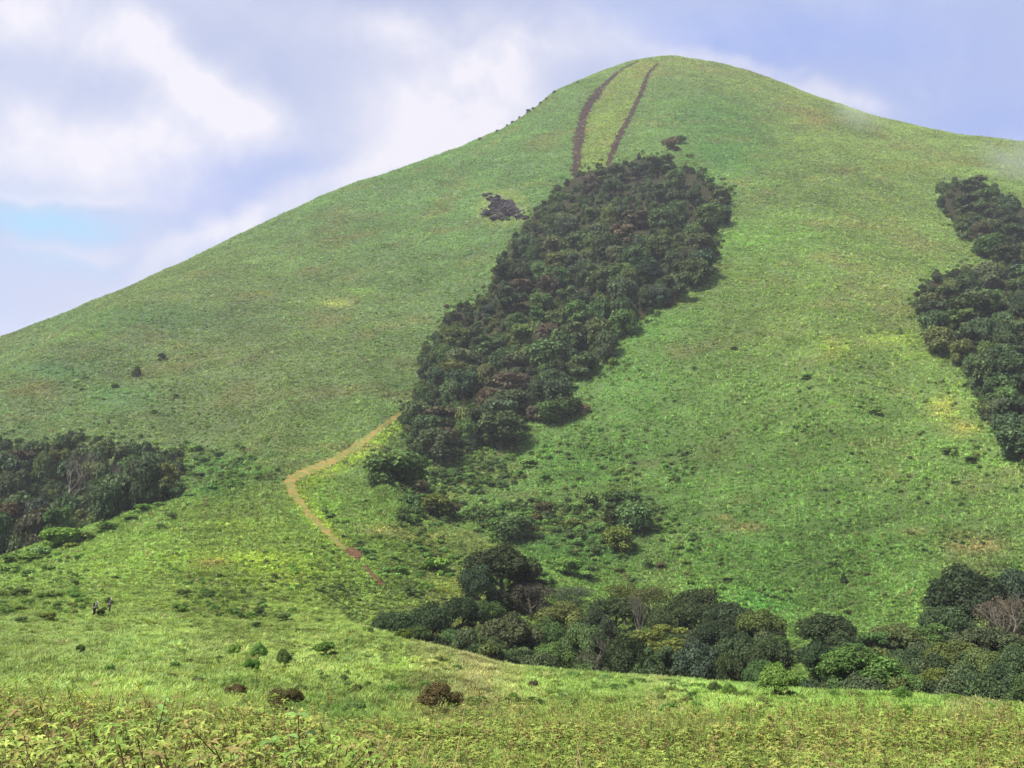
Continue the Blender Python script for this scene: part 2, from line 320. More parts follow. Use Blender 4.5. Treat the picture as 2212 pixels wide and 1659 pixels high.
def sward(x, y, z, grain=True):
    """sward colour (albedo) at ground positions, with haze put into the far slopes"""
    u, v = project(x, y, z); s = x.shape
    a = np.clip(np.interp(np.clip(u, 0, 2212), UC, np.arange(5.)), 0, 3.999); b = np.clip(np.interp(np.clip(v, 100, 1750), VR, np.arange(8.)), 0, 6.999)
    i = a.astype(int); j = b.astype(int); fa = (a - i)[..., None]; fb = (b - j)[..., None]
    c = (SW[j, i] * (1 - fa) + SW[j, i + 1] * fa) * (1 - fb) + (SW[j + 1, i] * (1 - fa) + SW[j + 1, i + 1] * fa) * fb
    wob = 1 + 0.9 * (fbm(x / 4 + 9, y / 4 + 31, 61, 3) - 0.5)
    for bu, bv, su, sv, bc, am in BLOBS:
        m = np.exp(-((u - bu) / su) ** 2 - ((v - bv) / sv) ** 2) * am * 1.0 * wob
        m = np.clip(m, 0, 1)[..., None]; c = c * (1 - m) + (np.array(bc, float) + np.array((-6, 4, -2.))) * m
    # between the two firebreaks the grass is a lighter yellow green
    between = in_poly([(p[0], p[1]) for p in FB_A] + [(p[0], p[1]) for p in FB_B[::-1]], u, v)
    c = np.where(between[..., None], c * 0.45 + np.array((148, 162, 88.)) * 0.55, c)
    # verge of the footpath
    d, w = seg_d([(p[0] + 16, p[1] + 10, p[2]) for p in PATH], u, v)
    m = np.clip(1.3 - d / (w * 2.0 + 2), 0, 1)[..., None] * 0.8; c = c * (1 - m) + np.array((158, 182, 72.)) * m
    er = np.hypot((u - ROCK[0]) / (ROCK[2] + 12), (v - ROCK[1]) / (ROCK[3] + 11)) + 0.5 * (fbm(x / 3, y / 3, 4) - .5)
    m = np.clip((1.12 - er) * 6, 0, 1)[..., None] * 0.42; c = c * (1 - m) + np.array((168, 176, 112.)) * m
    al = lin(c) * KALB
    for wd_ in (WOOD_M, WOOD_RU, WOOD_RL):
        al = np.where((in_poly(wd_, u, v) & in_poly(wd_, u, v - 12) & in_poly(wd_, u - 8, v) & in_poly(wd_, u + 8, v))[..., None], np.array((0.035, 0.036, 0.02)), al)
    if grain:
        r = np.hypot(x, y); sc = np.clip(r / 250, 0.12, 1)
        g1 = fbm(x / (14 * sc) + 5, y / (9 * sc) + 5, 21, 4) - 0.5; g2 = fbm(x / 2.4 + 5, y / 2.4 + 5, 33, 3) - 0.5
        g3 = fbm(x / 38 + 5, y / 30 + 5, 41, 3) - 0.5
        near_ = np.clip((150 - r) / 60, 0, 1); g4 = fbm(x / (3 + r * .03) + 17, y / (5 + r * .05) + 5, 47, 3) - 0.5
        far_ = np.clip((r - 250) / 120, 0, 1); g5 = fbm(x / 9 + 3, z / 1.1 + 7, 71, 3) - 0.5
        val = 1.03 + (0.7 - 0.3 * far_ - .1 * near_) * g1 + (0.6 - 0.3 * far_) * g2 + 0.3 * g3 + near_ * 0.8 * g4 + 0.3 * g5 * (1 - near_)
        al = al * val[..., None]
        dry = np.clip((fbm(x / (20 * sc) + 70, y / (14 * sc) + 10, 55, 4) - 0.555) * 5, 0, 1)[..., None] * (0.38 + 0.25 * near_)[..., None]
        al = al * (1 - dry) + (al.mean(-1, keepdims=True) * np.array((1.32, 1.14, 0.55))) * dry * 1.05
    al = al * np.interp(np.hypot(x, y), [110, 220, 400], [0.90, 1.20, 1.38])[..., None]; ds = np.interp(np.hypot(x, y), [150, 350], [0.0, 0.10])[..., None]; al = al * (1 - ds) + al.mean(-1, keepdims=True) * ds  # lightened with distance and greyed, haze put into the sward colour
    return np.clip(al, 0.008, 0.6)

# ------------------------------------------------------------------ object helpers
def tag(o, label=None, cat=None, group=None, kind=None):
    if label: o['label'] = label
    if cat: o['category'] = cat
    if group: o['group'] = group
    if kind: o['kind'] = kind
    return o

def np_mesh(name, V, F, mats=(), midx=None, attrs=None, smooth=False):
    """V (n,3), F (m,k) with constant k"""
    me = bpy.data.meshes.new(name); V = np.asarray(V, np.float32); F = np.asarray(F, np.int32)
    me.vertices.add(len(V)); me.vertices.foreach_set('co', V.ravel())
    k = F.shape[1]; me.loops.add(F.size); me.loops.foreach_set('vertex_index', F.ravel())
    me.polygons.add(len(F)); me.polygons.foreach_set('loop_start', np.arange(0, F.size, k, dtype=np.int32)); me.polygons.foreach_set('loop_total', np.full(len(F), k, np.int32))
    if midx is not None: me.polygons.foreach_set('material_index', np.asarray(midx, np.int32))
    me.polygons.foreach_set('use_smooth', np.full(len(F), bool(smooth)))
    for m in mats: me.materials.append(m)
    me.update(calc_edges=True)
    for an, (dom, typ, dat) in (attrs or {}).items():
        a = me.attributes.new(an, typ, dom)
        if typ == 'FLOAT_COLOR': a.data.foreach_set('color', np.asarray(dat, np.float32).ravel())
        elif typ == 'FLOAT_VECTOR': a.data.foreach_set('vector', np.asarray(dat, np.float32).ravel())
        elif typ == 'INT': a.data.foreach_set('value', np.asarray(dat, np.int32).ravel())
        else: a.data.foreach_set('value', np.asarray(dat, np.float32).ravel())
    return me

def link(name, me, parent=None):
    o = bpy.data.objects.new(name, me); COL.objects.link(o)
    if parent is not None: o.parent = parent
    return o

def empty(name, loc, rz=0.0, scale=(1, 1, 1)):
    o = bpy.data.objects.new(name, None); COL.objects.link(o); o.location = loc; o.rotation_euler = (0, 0, rz); o.scale = scale
    o.empty_display_size = 0.3
    return o

class Acc:
    """collects quads"""
    def __init__(s): s.V = []; s.F = []; s.M = []; s.A = []; s.n = 0
    def add(s, V, F, mat=0, var=1.0):
        V = np.asarray(V, float).reshape(-1, 3); F = np.asarray(F, int).reshape(-1, 4)
        s.V.append(V); s.F.append(F + s.n); s.n += len(V)
        s.M.append(np.full(len(F), mat)); s.A.append(np.broadcast_to(np.asarray(var, float), (len(F),)).copy())
    def tube(s, pts, rad, k=6, mat=0, var=1.0):
        pts = np.asarray(pts, float); n = len(pts); V = []
        for i in range(n):
            d = pts[min(i + 1, n - 1)] - pts[max(i - 1, 0)]; d /= np.linalg.norm(d) + 1e-9
            a = np.cross(d, (0.3, 0.9, 0.2)); a /= np.linalg.norm(a) + 1e-9; b = np.cross(d, a)
            th = np.linspace(0, 2 * math.pi, k, endpoint=False)
            V.append(pts[i] + rad[i] * (np.cos(th)[:, None] * a + np.sin(th)[:, None] * b))
        F = [[i * k + j, i * k + (j + 1) % k, (i + 1) * k + (j + 1) % k, (i + 1) * k + j] for i in range(n - 1) for j in range(k)]
        s.add(np.concatenate(V), F, mat, var)
    def mesh(s, name, mats, smooth=False):
        return np_mesh(name, np.concatenate(s.V), np.concatenate(s.F), mats, np.concatenate(s.M), {'var': ('FACE', 'FLOAT', np.concatenate(s.A))}, smooth)

# ------------------------------------------------------------------ materials
def leaf_mat(name, source, rough=0.75, trans=0.25, base=None, detail=None, spec=0.06):
    """source 'inst' = colour carried by each scattered point, 'obj' = object colour, 'fix' = base"""
    m = bpy.data.materials.new(name); m.use_nodes = True; N = NT(m.node_tree)
    out = N.n('ShaderNodeOutputMaterial')
    if source == 'inst':
        a = N.n('ShaderNodeAttribute', attribute_type='INSTANCER', attribute_name='tint'); col = a.outputs['Color']
    elif source == 'obj':
        col = N.n('ShaderNodeObjectInfo').outputs['Color']
    else: col = None
    if base is not None: col = N.mix(0.0, base, base) if col is None else N.mix(1.0, col, base, 'MULTIPLY')
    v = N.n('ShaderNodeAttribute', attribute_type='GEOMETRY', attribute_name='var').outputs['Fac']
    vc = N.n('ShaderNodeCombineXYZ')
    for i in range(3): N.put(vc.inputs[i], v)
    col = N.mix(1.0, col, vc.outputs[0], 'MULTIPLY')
    if detail:
        tc = N.n('ShaderNodeTexCoord'); nz = N.rng(N.noise(tc.outputs['Object'], detail, 3, 0.6), 0.3, 0.7, 0.7, 1.3)
        vd = N.n('ShaderNodeCombineXYZ')
        for i in range(3): N.put(vd.inputs[i], nz)
        col = N.mix(1.0, col, vd.outputs[0], 'MULTIPLY')
    b = N.n('ShaderNodeBsdfPrincipled'); N.put(b.inputs['Base Color'], col); b.inputs['Roughness'].default_value = rough
    b.inputs['Specular IOR Level'].default_value = spec
    if trans > 0:
        t = N.n('ShaderNodeBsdfTranslucent'); N.put(t.inputs[0], N.mix(1.0, col, (1.25, 1.2, 0.6), 'MULTIPLY'))
        mx = N.n('ShaderNodeMixShader'); mx.inputs[0].default_value = trans
        N.t.links.new(b.outputs[0], mx.inputs[1]); N.t.links.new(t.outputs[0], mx.inputs[2]); N.t.links.new(mx.outputs[0], out.inputs[0])
    else: N.t.links.new(b.outputs[0], out.inputs[0])
    return m

def plain_mat(name, c, rough=0.85, c2=None, scale=3.0, bump=0.0, spec=0.12):
    m = bpy.data.materials.new(name); m.use_nodes = True; N = NT(m.node_tree)
    out = N.n('ShaderNodeOutputMaterial'); b = N.n('ShaderNodeBsdfPrincipled')
    tc = N.n('ShaderNodeTexCoord'); nz = N.noise(tc.outputs['Object'], scale, 5, 0.6)
    col = N.mix(N.rng(nz, 0.42, 0.58), c, c2 if c2 else tuple(q * 0.7 for q in c))
    N.put(b.inputs['Base Color'], col); b.inputs['Roughness'].default_value = rough; b.inputs['Specular IOR Level'].default_value = spec
    if bump:
        bp = N.n('ShaderNodeBump'); bp.inputs['Strength'].default_value = bump; bp.inputs['Distance'].default_value = 0.3
        N.put(bp.inputs['Height'], nz); N.t.links.new(bp.outputs[0], b.inputs['Normal'])
    N.t.links.new(b.outputs[0], out.inputs[0])
    return m

def ground_mat():
    m = bpy.data.materials.new('sward_ground'); m.use_nodes = True; N = NT(m.node_tree)
    out = N.n('ShaderNodeOutputMaterial'); b = N.n('ShaderNodeBsdfPrincipled')
    a = N.n('ShaderNodeAttribute', attribute_type='GEOMETRY', attribute_name='tint').outputs['Color']
    g = N.n('ShaderNodeNewGeometry')
    n1 = N.noise(g.outputs['Position'], 1.3, 5, 0.7); n2 = N.noise(g.outputs['Position'], 7.0, 3, 0.7)
    k = N.m('MULTIPLY', N.rng(n1, 0.3, 0.7, 0.62, 1.1), N.rng(n2, 0.3, 0.7, 0.7, 1.1))
    vc = N.n('ShaderNodeCombineXYZ')
    for i in range(3): N.put(vc.inputs[i], k)
    c = N.mix(1.0, a, vc.outputs[0], 'MULTIPLY'); c = N.mix(0.30, c, (0.05, 0.045, 0.02)); c = N.mix(1.0, c, (0.62, 0.62, 0.62), 'MULTIPLY')  # thatch brown mixed in, then darkened to paint shade between the tussocks
    N.put(b.inputs['Base Color'], c); b.inputs['Roughness'].default_value = 0.95; b.inputs['Specular IOR Level'].default_value = 0.05
    bp = N.n('ShaderNodeBump'); bp.inputs['Strength'].default_value = 0.8; bp.inputs['Distance'].default_value = 0.5
    N.put(bp.inputs['Height'], n1); N.t.links.new(bp.outputs[0], b.inputs['Normal'])
    N.t.links.new(b.outputs[0], out.inputs[0])
    return m

M_GRASS = leaf_mat('grass_blades', 'inst', 0.65, 0.3)
M_WEEDLEAF_I = leaf_mat('weed_leaf_mass', 'inst', 0.5, 0.3)
M_DRY = leaf_mat('dry_weed_stalk', 'fix', 0.8, 0.0, base=(0.15, 0.11, 0.055))
M_LEAF = leaf_mat('tree_leaves', 'obj', 0.6, 0.18)
M_LEAF_I = leaf_mat('understorey_leaves', 'inst', 0.6, 0.18)
M_BARK = plain_mat('bark', (0.13, 0.10, 0.075), 0.9, (0.07, 0.055, 0.045), 4.0, 0.5)
M_PALEBARK = plain_mat('pale_bark', (0.13, 0.115, 0.09), 0.9, (0.07, 0.062, 0.05), 4.0, 0.3)

# ------------------------------------------------------------------ the ground as one sheet
def build_ground():
    nP = len(PH); V = np.stack([XG, YG, ZG], -1).reshape(-1, 3)
    i = np.arange(nP - 1)[:, None]; j = np.arange(nR - 1)[None]
    F = np.stack([i * nR + j, i * nR + j + 1, (i + 1) * nR + j + 1, (i + 1) * nR + j], -1).reshape(-1, 4)[:, ::-1]
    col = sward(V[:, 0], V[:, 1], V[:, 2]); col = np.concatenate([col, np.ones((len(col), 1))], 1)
    # close the little hole under the camera
    c = len(V); V = np.concatenate([V, [[0, 0, ZG[:, 0].mean()]]]); col = np.concatenate([col, col[-1:]])
    k = np.arange(0, nP - 1, 2); k = k[k + 2 <= nP - 1]
    F2 = np.stack([np.full(len(k), c), (k + 2) * nR, (k + 1) * nR, k * nR], -1)
    me = np_mesh('ground', V, np.concatenate([F, F2]), [ground_mat()], None, {'tint': ('POINT', 'FLOAT_COLOR', col)}, True)
    o = link('ground', me); o['kind'] = 'structure'
    return o
build_ground()

def strip(name, pts, mat, lift=0.12, uneven=0.25, label=None):
    """a worn strip draped over the ground along the given line"""
    P = np.array(pts, float); W = []
    seg = np.hypot(np.diff(P[:, 0]), np.diff(P[:, 1])); s = np.concatenate([[0], np.cumsum(seg)])
    n = max(8, int(s[-1] / 2.0)); q = np.linspace(0, s[-1], n)
    u = np.interp(q, s, P[:, 0]); v = np.interp(q, s, P[:, 1]); w = np.interp(q, s, P[:, 2])
    u = np.convolve(np.pad(u, 2, 'edge'), np.ones(5) / 5, 'valid'); v = np.convolve(np.pad(v, 2, 'edge'), np.ones(5) / 5, 'valid')
    C = np.array([at_ray(a, b) for a, b in zip(u, v)])
    r = np.hypot(C[:, 0], C[:, 1])
    du = np.gradient(u); dv = np.gradient(v); L = np.hypot(du, dv) + 1e-9
    A = []; B = []
    for k in range(n):
        hw = w[k] / 2 * (1 + uneven * (random.random() - 0.5) * 2)
        nu, nv = -dv[k] / L[k], du[k] / L[k]
        A.append(at_ray(u[k] + nu * hw, v[k] + nv * hw * 0.8)); hw = w[k] / 2 * (1 + uneven * (random.random() - 0.5) * 2)
        B.append(at_ray(u[k] - nu * hw, v[k] - nv * hw * 0.8))
    A = np.array(A); B = np.array(B); K = 7; V = []
    for k in range(n):
        for j in range(K):
            f = j / (K - 1); p = A[k] * (1 - f) + B[k] * f; V.append((p[0], p[1], 0))
    V = np.array(V); V[:, 2] = ground_z(V[:, 0], V[:, 1]) + lift
    F = [[k * K + j, k * K + j + 1, (k + 1) * K + j + 1, (k + 1) * K + j] for k in range(n - 1) for j in range(K - 1)]
    o = link(name, np_mesh(name, V, F, [mat], None, None, True)); o['kind'] = 'structure'
    if label: o['label'] = label
    return o

M_EARTH = plain_mat('turned_earth', (0.044, 0.025, 0.019), 0.95, (0.010, 0.006, 0.006), 0.45, 0.9)
M_PATH = plain_mat('worn_path', (0.21, 0.145, 0.045), 0.95, (0.10, 0.13, 0.03), 0.5, 0.3)
M_SOIL = plain_mat('red_soil', (0.11, 0.052, 0.028), 0.95, (0.06, 0.036, 0.02), 1.5, 0.4)
strip('firebreak', [(a, b, c * 1.2) for a, b, c in FB_A], M_EARTH, 0.3, 0.5)
strip('firebreak', [(a, b, c * 1.15) for a, b, c in FB_B], M_EARTH, 0.3, 0.5)
strip('footpath', [(a, b, c * 1.0) for a, b, c in PATH], M_PATH, 0.16, 0.4)
strip('footpath', PATH2, M_SOIL, 0.16)
def soil_patch():
    bm = bmesh.new(); c = np.mean(SOIL, 0); rings = []
    for f in (0.03, 0.35, 0.7, 1.0):
        ring = []
        for k in range(28):
            q = k / 28 * len(SOIL); a = SOIL[int(q) % 7]; b = SOIL[(int(q) + 1) % 7]; g = q - int(q)
            pu = a[0] * (1 - g) + b[0] * g; pv = a[1] * (1 - g) + b[1] * g; j = 1 + 0.55 * (random.random() - .5) * (f > .9)
            x, y, z = at_ray(c[0] + (pu - c[0]) * f * j, c[1] + (pv - c[1]) * f * j); ring.append(bm.verts.new((x, y, z + 0.17 + 0.05 * random.random())))
        rings.append(ring)
    for a, b in zip(rings[:-1], rings[1:]):
        for k in range(28): bm.faces.new((a[k], a[(k + 1) % 28], b[(k + 1) % 28], b[k]))
    bm.faces.new(rings[0])
    me = bpy.data.meshes.new('bare_soil'); bm.to_mesh(me); bm.free(); me.materials.append(M_SOIL)
    for p in me.polygons: p.use_smooth = True
    o = link('bare_soil', me); o['kind'] = 'structure'
soil_patch()

# ------------------------------------------------------------------ scattered stuff (grass, weeds)
def scatter(name, P, rot, scl, idx, tint, variants, label=None, cat=None):
    me = bpy.data.meshes.new(name); n = len(P); me.vertices.add(n); me.vertices.foreach_set('co', np.asarray(P, np.float32).ravel())
    def at(nm, typ, dat, key):
        a = me.attributes.new(nm, typ, 'POINT'); a.data.foreach_set(key, dat.ravel())
    at('rot', 'FLOAT_VECTOR', np.asarray(rot, np.float32), 'vector'); at('scl', 'FLOAT_VECTOR', np.asarray(scl, np.float32), 'vector')
    at('idx', 'INT', np.asarray(idx, np.int32), 'value')
    at('tint', 'FLOAT_COLOR', np.concatenate([tint, np.ones((n, 1))], 1).astype(np.float32), 'color')
    col = bpy.data.collections.new(name + '_kit')
    for k, vm in enumerate(variants):
        o = bpy.data.objects.new('%s_%02d' % (name + '_piece', k), vm); col.objects.link(o)
    ng = bpy.data.node_groups.new(name, 'GeometryNodeTree')
    ng.interface.new_socket('Geometry', in_out='INPUT', socket_type='NodeSocketGeometry'); ng.interface.new_socket('Geometry', in_out='OUTPUT', socket_type='NodeSocketGeometry')
    nd = ng.nodes; gi = nd.new('NodeGroupInput'); go = nd.new('NodeGroupOutput'); iop = nd.new('GeometryNodeInstanceOnPoints'); ci = nd.new('GeometryNodeCollectionInfo')
    ci.inputs[0].default_value = col; ci.inputs['Separate Children'].default_value = True; ci.inputs['Reset Children'].default_value = True
    def named(nm, typ):
        a = nd.new('GeometryNodeInputNamedAttribute'); a.data_type = typ; a.inputs[0].default_value = nm
        return [q for q in a.outputs if q.enabled][0]
    L = ng.links.new
    L(gi.outputs[0], iop.inputs['Points']); L(ci.outputs[0], iop.inputs['Instance']); iop.inputs['Pick Instance'].default_value = True
    L(named('idx', 'INT'), iop.inputs['Instance Index']); 
    e2r = nd.new('FunctionNodeEulerToRotation'); L(named('rot', 'FLOAT_VECTOR'), e2r.inputs[0]); L(e2r.outputs[0], iop.inputs['Rotation'])
    L(named('scl', 'FLOAT_VECTOR'), iop.inputs['Scale']); L(iop.outputs[0], go.inputs[0])
    o = link(name, me); md = o.modifiers.new('scatter', 'NODES'); md.node_group = ng
    o['kind'] = 'stuff'
    if label: o['label'] = label
    if cat: o['category'] = cat
    return o

def tussock(nb, width, h, spread, droop, segs=3, seed=0):
    r = np.random.default_rng(seed); A = Acc()
    for b in range(nb):
        az = r.uniform(0, 2 * math.pi); lean = r.uniform(0.1, 1.0) * spread; d = np.array((math.cos(az), math.sin(az), 0)); s = np.array((-d[1], d[0], 0))
        base = np.array((r.normal(0, 0.12), r.normal(0, 0.12), -0.05)); L = h * r.uniform(0.6, 1.1); pts = []
        for k in range(segs + 1):
            f = k / segs; z = L * (f - droop * f * f * lean); o_ = lean * (f ** 1.5) * 0.75
            pts.append(base + d * o_ + np.array((0, 0, z)))
        V = []
        for k, p in enumerate(pts):
            w = width * (1 - 0.75 * (k / segs)) / 2; V += [p - s * w, p + s * w]
        F = [[2 * k, 2 * k + 1, 2 * k + 3, 2 * k + 2] for k in range(segs)]
        A.add(V, F, 0, r.uniform(0.78, 1.22))
    return A.mesh('tussock', [M_GRASS])

def rock_mask(u, v): return np.hypot((u - ROCK[0]) / (ROCK[2] + 1), (v - ROCK[1] - 0.15 * (u - ROCK[0])) / (ROCK[3] + 1)) < .78 + 0.2 * np.sin(np.arctan2((v - ROCK[1]) / ROCK[3], (u - ROCK[0]) / ROCK[2]) * 3 + 1)

def scatter_grass():
    V = []
    for k in range(4): V.append(tussock(15, 0.17, 0.62, 0.95, 0.5, 2, k))          # 0-3 coarse, far
    for k in range(4): V.append(tussock(26, 0.07, 0.8, 0.8, 0.45, 3, 10 + k))    # 4-7 middle
    for k in range(4): V.append(tussock(46, 0.022, 0.9, 0.7, 0.45, 4, 20 + k))   # 8-11 near
    zones = [(6, 22, 22), (22, 60, 9), (60, 130, 4.5), (130, 250, 2.4), (250, 790, 1.5)]
    ha = math.radians(33); P = []
    for a, b, dens in zones:
        area = ha * (b * b - a * a); n = int(area * dens * 1.0)
        r = np.sqrt(rng.uniform(a * a, b * b, n)); p = rng.uniform(-ha, ha, n)
        P.append(np.stack([r * np.sin(p), r * np.cos(p)], 1))
    P = np.concatenate(P); x, y = P[:, 0], P[:, 1]; z = ground_z(x, y); r = np.hypot(x, y)
    u, v = project(x, y, z)
    keep = np.ones(len(x), bool)
    rs = np.interp(np.arctan2(x, y), PH, K_R[-1]); keep &= r < rs + 6
    keep &= visible(x, y, z + 0.8, 0.003)
    for w in (WOOD_M, WOOD_RU, WOOD_RL):
        keep &= ~(in_poly(w, u, v) & in_poly(w, u, v - 14) & in_poly(w, u - 10, v) & in_poly(w, u + 10, v))
    onp = np.zeros(len(x), bool)
    for line, wf, pk in ((FB_A, 0.95, .95), (FB_B, 1.0, .93), (PATH, 0.8, 0.42), (PATH2, 0.8, .45)):
        d, w = seg_d(line, u, v); on = d < w * wf * (0.75 + 0.6 * fbm(x / 2, y / 2, 88, 2)); keep &= ~(on & (rng.random(len(x)) < pk))
        if wf == 0.8: onp |= on
    keep &= ~(in_poly(SOIL, u, v) & (rng.random(len(x)) < .7)); keep &= ~rock_mask(u, v)
    x, y, z, r, u, v, onp = [q[keep] for q in (x, y, z, r, u, v, onp)]; n = len(x)
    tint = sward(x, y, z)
    tint *= (1.27 + rng.normal(0, 1, n) * np.interp(r, [110, 200, 400], [0.26, 0.26, 0.24])).clip(0.7, 1.8)[:, None]  # tufts lightened as if lit, against gaps darkened in the ground colour
    hue = rng.normal(0, 0.06, n); tint[:, 0] *= 1 + hue; tint[:, 2] *= 1 - hue * 0.5
    dryp = rng.random(n) < 0.02; tint[dryp] = tint[dryp].mean(1, keepdims=True) * np.array((1.3, 1.25, 0.6))
    dark = rng.random(n) < 0.08; tint[dark] *= 0.55
    size = np.interp(r, [6, 20, 60, 130, 260, 500, 760], [0.30, 0.34, 0.55, 0.80, 1.05, 1.3, 1.45]) * (rng.lognormal(0, 1, n) ** np.interp(r, [100, 200], [0.3, 0.22])).clip(.5, 1.7)
    big = fbm(x / 5, y / 5, 77, 3); size *= 0.75 + 0.6 * big
    size = np.where(onp, size * 0.5, size); tint[onp] = tint[onp] * 0.45 + np.array((0.20, 0.23, 0.06)) * 0.55
    idx = np.where(r > 140, rng.integers(0, 4, n), np.where(r > 34, rng.integers(4, 8, n), rng.integers(8, 12, n)))
    rot = np.stack([rng.normal(0, 0.14, n), rng.normal(0, 0.14, n), rng.uniform(0, 6.28, n)], 1)
    scl = np.stack([size, size, size * rng.uniform(0.75, 1.15, n) * np.interp(r, [6, 40, 110, 160, 230, 310, 420], [0.9, 0.6, 0.42, 0.6, 1.0, 1.0, 0.75])], 1)
    P = np.stack([x, y, z - 0.02], 1)
    for lo, hi, nm, lb in ((0, 118, 'foreground_grass', 'bright green grass covering the near slope'), (118, 800, 'hill_grass', 'green tussock grass covering the whole hill')):
        m = (r >= lo) & (r < hi)
        o = scatter(nm, P[m], rot[m], scl[m], idx[m], tint[m], V, lb, 'grass')
    print('grass', n)
scatter_grass()

# weeds: stems with whorls of broad leaves, brown below
def weed_mesh(seed, leaf_len=0.10, h=0.9, nodes=7, leafmat=None, stemmat=None, dead=0.5, branch=2):
    r = np.random.default_rng(seed); A = Acc()
    def leaf(p, az, el, L, mat, var, roll=0.0):
        d = np.array((math.cos(az) * math.cos(el), math.sin(az) * math.cos(el), math.sin(el))); s = np.array((-math.sin(az), math.cos(az), roll)); up = np.cross(s, d) * -1
        W = L * r.uniform(0.32, 0.45); pr = [0, 0.35, 0.7, 1.0]; wd = [0.12, 1.0, 0.72, 0.05]; bend = [0, 0.03, -0.05, -0.22]
        C = [p + d * L * f + np.array((0, 0, 1)) * L * b for f, b in zip(pr, bend)]
        V = []
        for c_, w_ in zip(C, wd): V += [c_ - s * W * w_ / 2 + np.array((0, 0, 0.12 * W * w_)), c_, c_ + s * W * w_ / 2 + np.array((0, 0, 0.12 * W * w_))]
        F = []
        for k in range(3):
            for e in range(2): F.append([3 * k + e, 3 * k + e + 1, 3 * k + e + 4, 3 * k + e + 3])
        A.add(V, F, mat, var)
    def stem(p0, d0, L, rad, nn):
        pts = [p0]; d = d0.copy()
        for k in range(nn):
            d = d + r.normal(0, 0.08, 3); d[2] = abs(d[2]); d /= np.linalg.norm(d); pts.append(pts[-1] + d * L / nn)
        pts = np.array(pts); A.tube(pts, np.linspace(rad, rad * 0.45, len(pts)), 4, 1, r.uniform(0.5, 1.1))
        a0 = r.uniform(0, 3.14)
        for k in range(1, len(pts)):
            f = k / (len(pts) - 1); a0 += 1.57
            for q in range(2 if f < 0.95 else 5):
                az = a0 + q * math.pi + r.normal(0, 0.2) if f < 0.95 else a0 + q * 1.26
                if f < dead:
                    if r.random() < 0.55: leaf(pts[k], az, -0.9 + r.normal(0, .3), leaf_len * r.uniform(0.4, 0.75), 1, r.uniform(0.6, 1.25), r.normal(0, .4))
                else: leaf(pts[k], az, r.uniform(-0.1, 0.55), leaf_len * r.uniform(0.65, 1.15) * (0.8 if f > .95 else 1), 0, r.uniform(0.75, 1.3), r.normal(0, .15))
        return pts
    m = stem(np.array((0, 0, -0.05)), np.array((r.normal(0, .08), r.normal(0, .08), 1.0)), h, 0.007, nodes)
    for b in range(branch):
        k = r.integers(2, len(m) - 1); az = r.uniform(0, 6.28)
        stem(m[k], np.array((math.cos(az) * 0.5, math.sin(az) * 0.5, 0.85)), h * r.uniform(0.25, 0.45), 0.005, 3)
    return A.mesh('weed', [leafmat, stemmat])

def stalk_mesh(seed):
    r = np.random.default_rng(seed); A = Acc()
    for b in range(5):
        p = np.array((r.normal(0, .08), r.normal(0, .08), -0.03)); d = np.array((r.normal(0, .22), r.normal(0, .22), 1.0)); L = r.uniform(0.4, 0.95); pts = [p]
        for k in range(3): d = d + r.normal(0, .1, 3); pts.append(pts[-1] + d / np.linalg.norm(d) * L / 3)
        A.tube(pts, [0.006, 0.005, 0.004, 0.002], 3, 0, r.uniform(0.7, 1.9))
    return A.mesh('stalks', [M_DRY])

